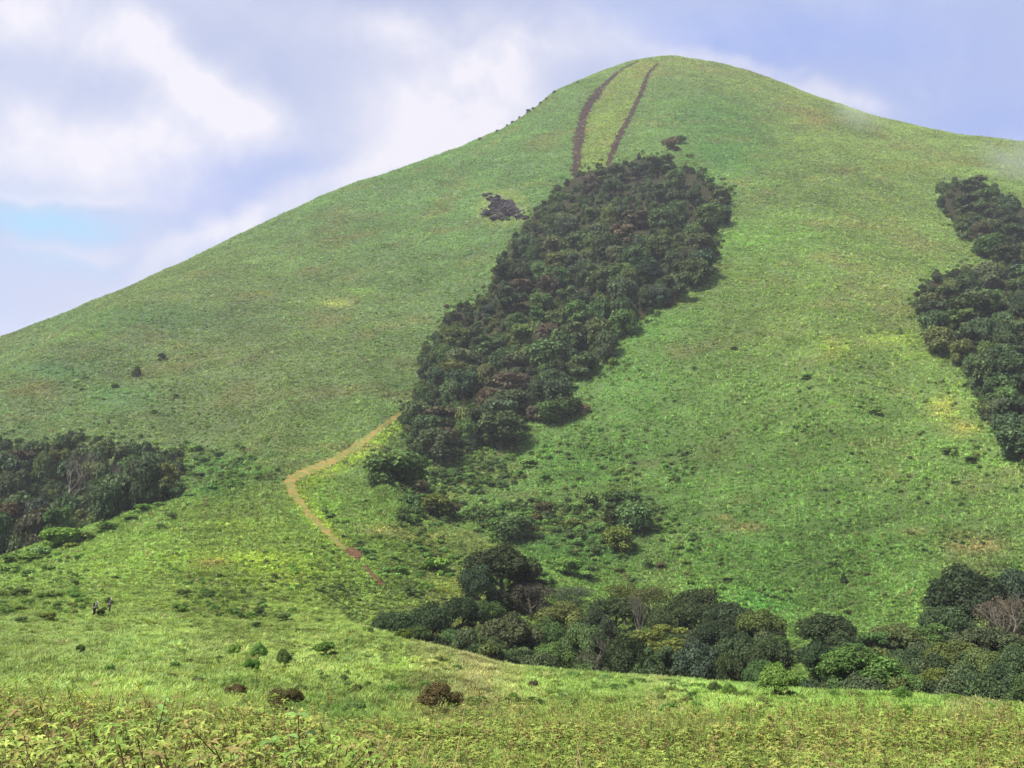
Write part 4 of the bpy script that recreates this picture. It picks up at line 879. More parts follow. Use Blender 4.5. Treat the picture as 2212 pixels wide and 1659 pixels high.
# ------------------------------------------------------------------ bushes
BUSHES = [ # u, v of the base, width, height (picture units), colour, kind words, tree-like?
 (456, 1060, 22, 14, 'fern', 'on the spur crest'), (370, 1124, 18, 18, 'dark', 'on the left spur'), (348, 1142, 16, 14, 'mid', 'on the left spur'), (310, 1106, 34, 18, 'bright', 'on the spur crest'), (283, 1126, 26, 16, 'bright', 'on the spur crest'), (230, 1148, 38, 22, 'bright', 'on the spur crest'),
 (133, 1184, 60, 34, 'bright', 'on the spur crest'), (180, 1172, 40, 22, 'olive', 'on the spur crest'), (157, 1184, 24, 12, 'yellow', 'on the spur crest'), (90, 1202, 34, 20, 'fern', 'on the spur crest'), (60, 1218, 40, 22, 'bright', 'on the spur crest'), (20, 1218, 34, 22, 'bright', 'on the spur crest'), (20, 1240, 30, 18, 'mid', 'on the left spur'),
 (342, 1096, 26, 12, 'fern', 'on the spur crest'), (62, 1245, 20, 16, 'fern', 'on the left spur'), (105, 1235, 20, 14, 'mid', 'on the left spur'), (410, 1075, 22, 10, 'fern', 'on the spur crest'), (470, 1048, 18, 12, 'dark', 'on the spur crest'), (500, 1030, 24, 16, 'bright', 'above the spur crest'), (520, 1000, 26, 14, 'fern', 'above the spur crest'),
 (440, 1000, 24, 14, 'mid', 'right of the left wood'), (425, 975, 26, 14, 'mid', 'right of the left wood'), (470, 985, 22, 12, 'dark', 'right of the left wood'), (545, 990, 16, 9, 'fern', 'above the spur crest'), (395, 1015, 20, 14, 'fern', 'right of the left wood'), (430, 1030, 22, 12, 'fern', 'right of the left wood'),
 (40, 1287, 36, 16, 'dark', 'left of the two people'), (100, 1297, 30, 18, 'bright', 'left of the two people'), (128, 1288, 22, 12, 'mid', 'left of the two people'), (163, 1292, 26, 14, 'bright', 'left of the two people'), (57, 1306, 24, 14, 'bright', 'left of the two people'), (43, 1320, 26, 12, 'yellow', 'left of the two people'),
 (13, 1328, 30, 16, 'mid', 'left of the two people'), (47, 1346, 22, 14, 'dark', 'left of the two people'), (100, 1342, 34, 18, 'olive', 'left of the two people'), (5, 1290, 20, 14, 'mid', 'left of the two people'),
 (398, 1288, 32, 16, 'dark', 'right of the two people'), (440, 1282, 18, 12, 'mid', 'right of the two people'), (453, 1294, 22, 14, 'dark', 'right of the two people'), (386, 1324, 30, 22, 'mid', 'right of the two people'), (560, 1332, 24, 24, 'dark', 'on the bright slope'),
 (471, 1336, 14, 14, 'dark', 'on the bright slope'), (506, 1328, 18, 10, 'mid', 'on the bright slope'), (616, 1342, 32, 20, 'dark', 'on the bright slope'), (551, 1354, 20, 12, 'dark', 'on the bright slope'), (690, 1345, 14, 10, 'mid', 'on the bright slope'), (665, 1300, 14, 8, 'mid', 'on the bright slope'),
 (507, 1420, 28, 26, 'mid', 'in the middle of the near slope'), (558, 1430, 32, 34, 'mid', 'in the middle of the near slope'), (613, 1444, 32, 34, 'dark', 'in the middle of the near slope'), (543, 1454, 30, 26, 'bright', 'in the middle of the near slope'), (705, 1418, 46, 32, 'bright', 'in the middle of the near slope'), (173, 1412, 16, 16, 'dark', 'on the near left slope'),
 (950, 1544, 84, 56, 'rust', 'in the hollow'), (617, 1538, 66, 44, 'rust', 'behind the weeds'), (508, 1508, 44, 24, 'rust', 'behind the weeds'), (1032, 1534, 44, 26, 'dark', 'in the hollow'), (1107, 1528, 34, 26, 'bright', 'in the hollow'), (1086, 1536, 30, 18, 'fern', 'in the hollow'), (1153, 1532, 52, 22, 'dark', 'in the hollow'),
 (765, 1546, 52, 26, 'fern', 'at the weeds edge'), (1153, 1490, 20, 18, 'brown', 'on the near slope'), (1243, 1532, 14, 18, 'dark', 'in the hollow'), (545, 1448, 10, 8, 'mid', 'on the near slope'), (742, 1474, 18, 12, 'dark', 'on the near slope'), (1007, 1552, 30, 12, 'fern', 'in the hollow'), (1382, 1540, 24, 14, 'mid', 'on the near ground'),
 (1680, 1510, 76, 62, 'mid', 'before the valley wood'), (1575, 1508, 30, 26, 'bright', 'before the valley wood'), (1545, 1500, 26, 22, 'dark', 'before the valley wood'), (1640, 1492, 30, 18, 'fern', 'before the valley wood'), (1960, 1568, 26, 38, 'bright', 'alone on the near right ground'), (1950, 1518, 34, 26, 'bright', 'before the valley wood'),
 (1800, 1510, 22, 16, 'mid', 'before the valley wood'), (1740, 1492, 22, 12, 'fern', 'before the valley wood'), (2060, 1518, 40, 14, 'mid', 'before the valley wood'), (2180, 1530, 34, 14, 'bright', 'before the valley wood'), (1900, 1510, 28, 12, 'mid', 'before the valley wood'), (1850, 1506, 30, 12, 'mid', 'before the valley wood'),
 (1450, 1478, 40, 12, 'fern', 'on the crest before the valley wood'), (1380, 1476, 34, 12, 'fern', 'on the crest before the valley wood'), (1310, 1468, 30, 12, 'fern', 'on the crest before the valley wood'), (1240, 1462, 30, 12, 'fern', 'on the crest before the valley wood'), (1510, 1488, 34, 12, 'fern', 'on the crest before the valley wood'),
 (1340, 1490, 30, 10, 'mid', 'on the crest before the valley wood'), (1420, 1500, 30, 10, 'mid', 'on the crest before the valley wood'),
 (944, 1236, 42, 34, 'bright', 'on the right flank of the spur'), (861, 1240, 28, 20, 'bright', 'on the right flank of the spur'), (883, 1288, 28, 26, 'dark', 'on the right flank of the spur'), (847, 1212, 24, 16, 'fern', 'on the right flank of the spur'), (793, 1366, 26, 14, 'bright', 'above the near crest'), (871, 1382, 46, 26, 'olive', 'on the near crest'), (866, 1140, 8, 16, 'dark', 'on the right flank of the spur'),
 (975, 1246, 16, 10, 'fern', 'on the right flank of the spur'), (906, 1190, 22, 12, 'fern', 'on the right flank of the spur'),
 (857, 1058, 94, 68, 'dark', 'below the gully wood'), (905, 1068, 36, 36, 'brown', 'below the gully wood'), (891, 1104, 32, 40, 'dark', 'behind the spur'), (941, 1122, 54, 46, 'olive', 'behind the spur'), (980, 1118, 30, 34, 'brown', 'behind the spur'), (994, 1124, 22, 18, 'bright', 'behind the spur'), (908, 1120, 22, 14, 'fern', 'behind the spur'),
 (1047, 1130, 36, 42, 'dark', 'behind the spur'), (1069, 1142, 24, 26, 'bright', 'behind the spur'), (1066, 1166, 18, 16, 'bright', 'behind the spur'), (1113, 1170, 72, 48, 'dark', 'behind the spur'), (1175, 1112, 36, 30, 'brown', 'in the lower gully'), (1160, 1128, 22, 20, 'brown', 'in the lower gully'), (1274, 1098, 36, 38, 'dark', 'in the lower gully'),
 (1345, 1110, 60, 44, 'dark', 'in the lower gully'), (1372, 1150, 56, 56, 'dark', 'in the lower gully'), (1320, 1130, 34, 34, 'darkest', 'in the lower gully'), (1335, 1195, 46, 48, 'olive', 'in the lower gully'), (1244, 1142, 34, 26, 'olive', 'in the lower gully'), (1262, 1122, 16, 14, 'bright', 'in the lower gully'), (1178, 1042, 24, 22, 'bright', 'in the lower gully'),
 (1253, 1040, 16, 16, 'bright', 'in the lower gully'), (1122, 1026, 18, 14, 'fern', 'in the lower gully'), (1141, 1008, 34, 18, 'mid', 'in the lower gully'), (1228, 1242, 54, 30, 'bright', 'above the valley wood'), (1197, 1216, 24, 18, 'bright', 'above the valley wood'), (1272, 1254, 24, 16, 'dark', 'above the valley wood'), (1030, 1150, 20, 14, 'mid', 'behind the spur'),
 (1195, 912, 62, 40, 'dark', 'beside the gully wood'), (1225, 905, 46, 40, 'darkest', 'beside the gully wood'), (1254, 896, 30, 28, 'brown', 'beside the gully wood'), (1275, 816, 18, 12, 'bright', 'beside the gully wood'), (1325, 792, 20, 22, 'olive', 'beside the gully wood'), (1290, 800, 14, 10, 'fern', 'beside the gully wood'), (1215, 858, 22, 14, 'bright', 'beside the gully wood'),
 (1240, 842, 20, 12, 'fern', 'beside the gully wood'), (1450, 662, 22, 10, 'rust', 'beside the gully wood'), (1170, 905, 22, 12, 'fern', 'beside the gully wood'), (912, 838, 12, 12, 'dark', 'beside the footpath'), (920, 750, 16, 14, 'dark', 'beside the gully wood'), (965, 668, 14, 12, 'brown', 'beside the gully wood'),
 (1742, 818, 18, 10, 'dark', 'on the open right slope'), (1890, 894, 28, 12, 'mid', 'on the open right slope'), (1720, 926, 12, 8, 'dark', 'on the open right slope'), (2053, 984, 24, 20, 'mid', 'on the open right slope'), (2098, 998, 26, 14, 'dark', 'on the open right slope'), (1460, 1040, 16, 12, 'dark', 'on the open right slope'),
 (1823, 1262, 14, 26, 'darkest', 'on the open right slope'), (1375, 1062, 14, 12, 'bright', 'on the open right slope'), (1585, 755, 14, 7, 'dark', 'on the open right slope'), (1500, 798, 10, 7, 'dark', 'on the open right slope'), (1860, 796, 10, 8, 'fern', 'on the open right slope'), (1450, 1150, 14, 12, 'mid', 'on the open right slope'),
 (1700, 1280, 20, 10, 'dark', 'on the open right slope'), (1570, 1256, 26, 14, 'mid', 'on the open right slope'), (1800, 1222, 22, 10, 'dark', 'on the open right slope'), (2064, 1045, 14, 9, 'fern', 'on the open right slope'), (1430, 1230, 20, 18, 'brown', 'above the valley wood'), (1400, 1225, 22, 22, 'dark', 'above the valley wood'), (1480, 1220, 18, 14, 'mid', 'above the valley wood'),
 (1830, 1330, 14, 14, 'darkest', 'above the valley wood'), (1660, 1345, 24, 16, 'dark', 'above the valley wood'), (1560, 1275, 16, 10, 'fern', 'above the valley wood'),
 (1450, 325, 30, 32, 'rust', 'above the gully wood'), (1473, 312, 22, 24, 'dark', 'above the gully wood'), (1440, 312, 18, 12, 'brown', 'above the gully wood'), (1380, 345, 10, 20, 'darkest', 'above the gully wood'), (1408, 350, 10, 24, 'darkest', 'above the gully wood'), (1520, 374, 14, 14, 'dark', 'above the gully wood'),
 (1398, 352, 30, 16, 'olive', 'above the gully wood'), (1490, 340, 14, 8, 'mid', 'above the gully wood'), (295, 814, 20, 26, 'darkest', 'on the left slope'), (349, 778, 15, 16, 'darkest', 'on the left slope'), (250, 838, 14, 10, 'dark', 'on the left slope'), (380, 858, 10, 8, 'dark', 'on the left slope'),
 (332, 892, 16, 8, 'mid', 'on the left slope'), (1945, 722, 6, 16, 'dark', 'on the open right slope'),
]
for bu, bv, bw, bh, bc, wh in BUSHES:
    x, y, z = at_ray(bu, bv); r = math.hypot(x, y); k = r / FU; R = bw / 2 * k * (1.22 if r < 175 else 1.4); H = max(bh * k * (1.25 if r > 70 else 1.45), 0.45)
    tall = bh > bw * 1.2; near = r < 175
    cr = CONE_F if (tall and not near and bc == 'darkest') else (BUSH_T if r < 62 else (BUSH_N if near else (FAR[:6] if bw > 44 else BUSH_F)))
    place('bush', x, y, z - 0.05 * H, R, H * (1.0), bc, cr, BUSH_S, patch=wh, cat='bush')
# bushes on the skyline
for su, sw, sh in ((1142, 16, 9), (1152, 10, 6), (1168, 12, 6), (1180, 8, 5), (1198, 12, 7), (1036, 12, 6), (1108, 12, 5), (1096, 8, 4), (1075, 10, 4), (1122, 8, 5), (1248, 7, 4)):
    vs = float(np.interp(su, [p[0] for p in SKY], [p[1] for p in SKY])); x, y, z = at_ray(su, vs + 3); k = math.hypot(x, y) / FU
    place('bush', x, y, z - .1, sw / 2 * k, (sh + 4) * k, 'dark', BUSH_F, BUSH_S, patch='on the left skyline', cat='bush')
# loose low shrubs over the lower slopes and along the ferny line below the footpath
def loose(n_, *a_, **k_): loose_(n_, *a_, **k_)
def loose_(n, ubox, vbox, wr, pal, wh, avoid=True, line=None):
    c = 0
    while c < n:
        if line: 
            f = random.random() * (len(line) - 1); i = int(f); g = f - i; u = line[i][0] * (1 - g) + line[i + 1][0] * g + random.gauss(0, 6); v = line[i][1] * (1 - g) + line[i + 1][1] * g + random.gauss(0, 5)
        else: u = random.uniform(*ubox); v = random.uniform(*vbox)
        if any(in_poly(w, np.array(u), np.array(v)) for w in (WOOD_M, WOOD_L, WOOD_RU, WOOD_RL)): continue
        if seg_d(PATH, np.array(u), np.array(v))[0] < 16: continue
        x, y, z = at_ray(u, v); k = math.hypot(x, y) / FU; w = random.uniform(*wr)
        place('bush', x, y, z - .1, w / 2 * k, w * random.uniform(.5, .8) * k, random.choices(list(pal), list(pal.values()))[0], BUSH_F if math.hypot(x, y) > 175 else BUSH_N, BUSH_S, patch=wh, cat='bush'); c += 1
loose(16, (900, 1060), (1010, 1100), (14, 30), {'dark': 5, 'darkest': 2, 'mid': 3, 'olive': 1}, 'below the foot of the gully wood')
loose(12, (1060, 1420), (1080, 1200), (16, 34), {'dark': 4, 'olive': 2, 'brown': 1, 'mid': 2}, 'across the lower gully')
loose(24, (1120, 1500), (960, 1260), (9, 20), {'mid': 4, 'dark': 3, 'fern': 3, 'bright': 1, 'olive': 2}, 'in the lower gully')
loose(16, (1450, 2150), (900, 1300), (7, 15), {'mid': 4, 'dark': 4, 'fern': 3, 'olive': 1}, 'on the open right slope')
loose(20, None, None, (12, 24), {'fern': 4, 'mid': 3, 'blue': 2}, 'in the ferny line below the footpath', line=[(700, 1108), (722, 1130), (745, 1152), (775, 1180), (800, 1205), (830, 1232), (850, 1262)])
loose(14, (430, 560), (960, 1050), (9, 20), {'fern': 3, 'mid': 3, 'dark': 2}, 'right of the left wood')
loose(9, (20, 700), (1210, 1330), (8, 18), {'mid': 3, 'fern': 3, 'dark': 1}, 'on the left spur')
loose(8, (680, 820), (940, 1010), (10, 18), {'fern': 3, 'mid': 1}, 'above the lone dark thicket')
loose(8, (950, 1010), (1000, 1040), (10, 18), {'fern': 3, 'mid': 1}, 'at the foot of the gully wood')

def scrub():
    P = []; T = []; S = []
    fr = [(.078, .135, .045), (.065, .115, .04), (.095, .14, .045), (.05, .075, .035), (.09, .10, .045)]
    def put(u, v, smin, smax, pal=fr):
        x, y, z = at_ray(u, v)
        if math.hypot(x, y) > 700: return
        P.append((x, y, z)); S.append(random.uniform(smin, smax)); T.append(random.choice(pal))
    for poly, n in ((WOOD_M, 420), (WOOD_RU, 110), (WOOD_RL, 190), (WOOD_L, 130)):      # fringes of the woods
        m = len(poly); L = [math.dist(poly[i], poly[(i + 1) % m]) for i in range(m)]
        for _ in range(n):
            i = random.choices(range(m), L)[0]; a, b = poly[i], poly[(i + 1) % m]; f = random.random()
            u = a[0] + f * (b[0] - a[0]) + random.gauss(0, 9); v = a[1] + f * (b[1] - a[1]) + random.gauss(0, 7)
            if not -60 < u < 2290 or (poly is WOOD_L and v > 1060 and u < 360): continue
            put(u, v, .5, 1.25)
    def field(n, ub, vb, th, smin, smax, pal=fr):
        k = 0
        for _ in range(n * 6):
            if k >= n: break
            u = random.uniform(*ub); v = random.uniform(*vb)
            if float(fbm(np.array(u / 70.), np.array(v / 45.), 66, 3)) < th: continue
            if any(in_poly(w, np.array(u), np.array(v)) for w in (WOOD_M, WOOD_L, WOOD_RU, WOOD_RL)) or seg_d(PATH, np.array(u), np.array(v))[0] < 15: continue
            put(u, v, smin, smax, pal); k += 1
    field(420, (900, 1500), (960, 1280), .48, .5, 1.3); field(420, (1400, 2212), (820, 1330), .52, .35, .85); field(150, (390, 600), (950, 1060), .45, .5, 1.2)
    field(230, (0, 700), (1190, 1340), .5, .3, .7); field(90, (200, 1000), (1345, 1500), .52, .15, .35); field(170, (860, 1100), (1000, 1140), .38, .7, 1.7, [(.05, .075, .035), (.045, .065, .03), (.065, .11, .04)]); field(150, (1060, 1430), (1080, 1210), .42, .7, 1.7, [(.05, .075, .035), (.045, .065, .03), (.065, .11, .04)])
    field(140, (1100, 1400), (780, 960), .5, .4, .9); field(120, (150, 450), (760, 930), .55, .35, .8); field(60, (1700, 2200), (600, 830), .5, .3, .7)
    field(120, (1150, 2212), (1452, 1545), .45, .15, .38); field(160, (680, 1000), (1080, 1300), .5, .3, .75)
    P_ = np.array(P); n = len(P_); s = np.array(S); tint = np.array(T) * rng.uniform(1.2, 2.3, n)[:, None] * np.array((1.0, 1.08, .7))
    V = [crown_mesh(430 + k, 6, 70, 0.12, zc=.4, zr=.65, rl=(.2, .45), spread=.68, low=.2, core=.65, mat=M_LEAF_I) for k in range(4)] + [crown_mesh(440 + k, 8, 260, 0.06, zc=.4, zr=.65, rl=(.16, .4), spread=.75, low=.2, core=.55, gap=.5, mat=M_LEAF_I) for k in range(3)]
    nr = np.hypot(P_[:, 0], P_[:, 1]) < 180; idx = np.where(nr, rng.integers(4, 7, n), rng.integers(0, 4, n))
    scatter('scrub', P_, np.stack([rng.normal(0, .1, n), rng.normal(0, .1, n), rng.uniform(0, 6.28, n)], 1), np.stack([s, s, s * rng.uniform(.6, 1.1, n)], 1), idx, tint, V, 'low ferny scrub scattered over the slopes and fringing the woods', 'scrub')
    print('scrub', n)
scrub()

# understorey filling the woods, one mass nobody could count
def understorey():
    pts = []; tint = []
    for poly, n, ub, vb in ((WOOD_M, 3600, (860, 1600), (330, 1010)), (WOOD_RU, 600, (2010, 2330), (380, 640)), (WOOD_RL, 1000, (1960, 2330), (580, 1190)), (WOOD_L, 300, (-150, 400), (940, 1240))):
        for _ in range(n):
            u = random.uniform(*ub); v = random.uniform(*vb)
            if in_poly(poly, np.array(u), np.array(v)) and in_poly(poly, np.array(u), np.array(v - 9)): pts.append(at_ray(u, v))
    nf = len(pts)
    for _ in range(700):
        u = random.uniform(830, 1685); r = random.uniform(104, 180); x, y, z = at_range(u, r); cu, cv = project(x, y, z + 3.5)
        if cv > 1345 + 25 * (u < 1000): pts.append((x, y, z))
    for _ in range(420):
        u = random.uniform(1765, 2330); r = random.uniform(90, 165); pts.append(at_range(u, r))
    for _ in range(500):
        u = random.uniform(-150, 380); r = random.uniform(250, 330); x, y, z = at_range(u, r); cu, cv = project(x, y, z + 4)
        if in_poly(WOOD_L, cu, np.array(float(cv))): pts.append((x, y, z))
    P = np.array(pts); n = len(P); c = np.array(list(COLS.values()))[:5]; tint = c[rng.integers(0, 5, n)] * 0.85
    s = rng.uniform(1.5, 2.4, n) * np.where(np.hypot(P[:, 0], P[:, 1]) < 240, .8, 1); V = [crown_mesh(400 + k, 5, 70, 0.14, zc=.5, zr=.7, rl=(.36, .5), spread=.55, mat=M_LEAF_I) for k in range(3)]
    V += [crown_mesh(410 + k, 7, 330, 0.075, zc=.5, zr=.7, rl=(.28, .42), spread=.6, mat=M_LEAF_I, gap=.3) for k in range(3)]
    near = np.hypot(P[:, 0], P[:, 1]) < 190
    scatter('undergrowth', P, np.stack([rng.normal(0, .1, n), rng.normal(0, .1, n), rng.uniform(0, 6.28, n)], 1), np.stack([s, s, s * rng.uniform(.8, 1.4, n) * np.where(np.hypot(P[:, 0], P[:, 1]) > 240, 0.95, 1)], 1), rng.integers(0, 3, n) + 3 * near, tint, V, 'dark leafy undergrowth filling the woods beneath the trees', 'undergrowth')
    print('understorey', n)
understorey()

# ------------------------------------------------------------------ rock outcrop
def rock_outcrop():
    m = plain_mat('dark_rock', (0.048, 0.038, 0.042), 0.9, (0.012, 0.010, 0.014), 0.5, 0.8); m2 = plain_mat('weathered_rock', (0.10, 0.085, 0.06), 0.9, (0.05, 0.042, 0.035), 0.7, 0.6)
    x0, y0, z0 = at_ray(ROCK[0], ROCK[1] + 6); root = empty('rock_outcrop', (x0, y0, z0)); tag(root, 'dark purplish rock slabs bared in the grass left of the gully wood', 'rock outcrop')
    for nm, mat, n, sz in (('slabs', m, 170, 1.0), ('weathered_edges', m2, 30, 0.5)):
        A = Acc(); r = np.random.default_rng(5 if n > 50 else 6); IV, IF = ico()
        for k in range(n):
            a = r.uniform(0, 6.28); q = math.sqrt(r.random()) * (0.78 + 0.2 * math.sin(a * 3 + 1) + 0.16 * math.sin(a * 5) + (0.35 if r.random() < .06 else 0)); u = ROCK[0] + ROCK[2] * q * math.cos(a); v = ROCK[1] + ROCK[3] * q * math.sin(a) + 0.15 * (u - ROCK[0])
            x, y, z = at_ray(u, v); L = r.lognormal(.6, .5) * sz; W = r.uniform(.6, 1.7) * sz; T = r.uniform(.3, 1.3) * sz
            D = IV / (np.abs(IV).max(1, keepdims=True) ** 0.7); D = D * (1 + 0.25 * (r.random((len(IV), 1)) - .5)) * np.array((L, W, T))
            th = r.normal(0, 1.0); c, s = math.cos(th), math.sin(th); tl = 0.45 + r.normal(0, .2)
            D = D @ np.array(((1, 0, 0), (0, math.cos(tl), math.sin(tl)), (0, -math.sin(tl), math.cos(tl)))); D = D @ np.array(((c, s, 0), (-s, c, 0), (0, 0, 1)))
            A.add(D + np.array((x - x0, y - y0, z - z0 + (0.35 if n < 50 else 0))), IF, 0, 1)
        link(nm, A.mesh(nm, [mat]), root)
rock_outcrop()

# ------------------------------------------------------------------ single weeds standing out in the foreground
M_WL = leaf_mat('weed_leaf', 'obj', 0.45, 0.3, spec=.35)
M_WS = plain_mat('weed_stem', (0.10, 0.055, 0.035), 0.7)
def solo(u, v, h, leaf, label, seed, col=(.15, .27, .05), r=None, name='weed_plant'):
    """weed_plant > stem, leaves"""
    me = weed_mesh(seed, leaf / h, 1.0, 6, M_WL, M_WS, 0.12, 1)
    V = np.array([q.co[:] for q in me.vertices]); F = np.array([p.vertices[:] for p in me.polygons]); mi = np.array([p.material_index for p in me.polygons]); va = np.array([a.value for a in me.attributes['var'].data])
    x, y, z = at_range(u, r) if r else at_ray(u, v)
    root = empty(name, (x, y, z), seed, (h, h, h))
    for nm, k, mt in (('leaves', 0, M_WL), ('stem', 1, M_WS)):
        f = F[mi == k]; uq, inv = np.unique(f, return_inverse=True)
        o = link(nm, np_mesh(nm, V[uq], inv.reshape(f.shape), [mt], None, {'var': ('FACE', 'FLOAT', va[mi == k])}, True), root); o.color = (*col, 1)
    bpy.data.meshes.remove(me); tag(root, label, 'weed')
SOLO = [
 (668, 1660, 1.02, .17, 'tallest broad-leaved weed with dark stem, rising at the bottom right of the weed thicket', 7, (.16, .28, .06), 7.6),
 (690, 1670, .62, .19, 'low weed with very large leaves at the foot of the tallest weed', 8, (.13, .25, .05), 7.3),
 (425, 1655, .55, .20, 'bright yellow-green broad-leaved weed at the bottom edge, left of the tallest weed', 9, (.20, .34, .06), 7.2),
 (318, 1600, .95, .12, 'slender weed with fresh pale leaf whorl in the middle of the weed thicket', 10, (.17, .30, .07), 9.0),
 (280, 1640, .50, .19, 'low weed with dull bluish-green broad leaves near the bottom edge', 11, (.09, .19, .06), 7.6),
 (530, 1640, .62, .14, 'leafy weed standing alone before a brown patch of dry stalks', 12, (.15, .26, .06), 7.5),
 (375, 1500, 1.05, .12, 'tall weed standing above the rear edge of the weed thicket', 13, (.16, .24, .06), 13.5),
 (70, 1490, 1.1, .10, 'tall yellowish weed at the upper left end of the weed thicket', 14, (.19, .24, .06), 14.0),
 (150, 1490, 1.0, .10, 'tall thin weed, second from the left along the thicket top', 15, (.17, .23, .06), 14.2),
 (240, 1500, 1.05, .11, 'brown-stemmed weed with drooping leaves along the thicket top', 16, (.15, .21, .06), 13.8),
 (30, 1640, .5, .16, 'fresh green weed in the bottom left corner', 17, (.12, .26, .05), 7.4),
 (150, 1640, .48, .17, 'fresh green low weed near the bottom left corner, beside grass blades', 18, (.12, .27, .06), 7.5),
]
for s_ in SOLO: solo(s_[0], s_[1], s_[2], s_[3], s_[4], s_[5], s_[6], s_[7])

def tall_stalk(u, r, h, label, seed):
    x, y, z = at_range(u, r); rr = np.random.default_rng(seed); A = Acc(); p = np.array((0., 0, -.05)); pts = [p]; d = np.array((rr.normal(0, .12), 0, 1.))
    for k in range(6): d = d + rr.normal(0, .05, 3); pts.append(pts[-1] + d / np.linalg.norm(d) * h / 6)
    A.tube(pts, [.008, .007, .006, .006, .005, .004, .003], 5); 
    for k in range(3, 7): A.tube([pts[k], pts[k] + np.array((rr.normal(0, .06), 0, .08))], [.004, .001], 4)
    o = link('dry_stalk', A.mesh('dry_stalk', [plain_mat('straw', (.42, .33, .17), .8)], True)); o.location = (x, y, z); tag(o, label, 'stalk', 'dry stalks standing in the near ground')
for q in ((975, 13, 1.15, 'tallest straw-coloured stalk standing upright right of the weeds', 1), (838, 11, .75, 'short dry stalk just right of the weed thicket', 2), (1235, 14, .8, 'leaning dry straw stalk on the near ground', 3), (1262, 13.5, .75, 'dry stalk beside the leaning straw stalk', 4),
          (1720, 14, .7, 'pale stalk alone in the herbs at right', 5)): tall_stalk(*q)

# ------------------------------------------------------------------ people
def skin_mesh(name, pts, edges, rad, mat, levels=2, root=0):
    me = bpy.data.meshes.new(name); me.from_pydata(pts, edges, []); o = bpy.data.objects.new(name + '_tmp', me); COL.objects.link(o)
    md = o.modifiers.new('s', 'SKIN'); md.use_smooth_shade = True; sb = o.modifiers.new('d', 'SUBSURF'); sb.levels = levels; sb.render_levels = levels
    for i, r in enumerate(rad): me.skin_vertices[0].data[i].radius = r if isinstance(r, tuple) else (r, r)
    for i in range(len(pts)): me.skin_vertices[0].data[i].use_root = (i == root)
    dg = bpy.context.evaluated_depsgraph_get(); out = bpy.data.meshes.new_from_object(o.evaluated_get(dg)); out.name = name
    bpy.data.objects.remove(o); out.materials.clear(); out.materials.append(mat)
    return out

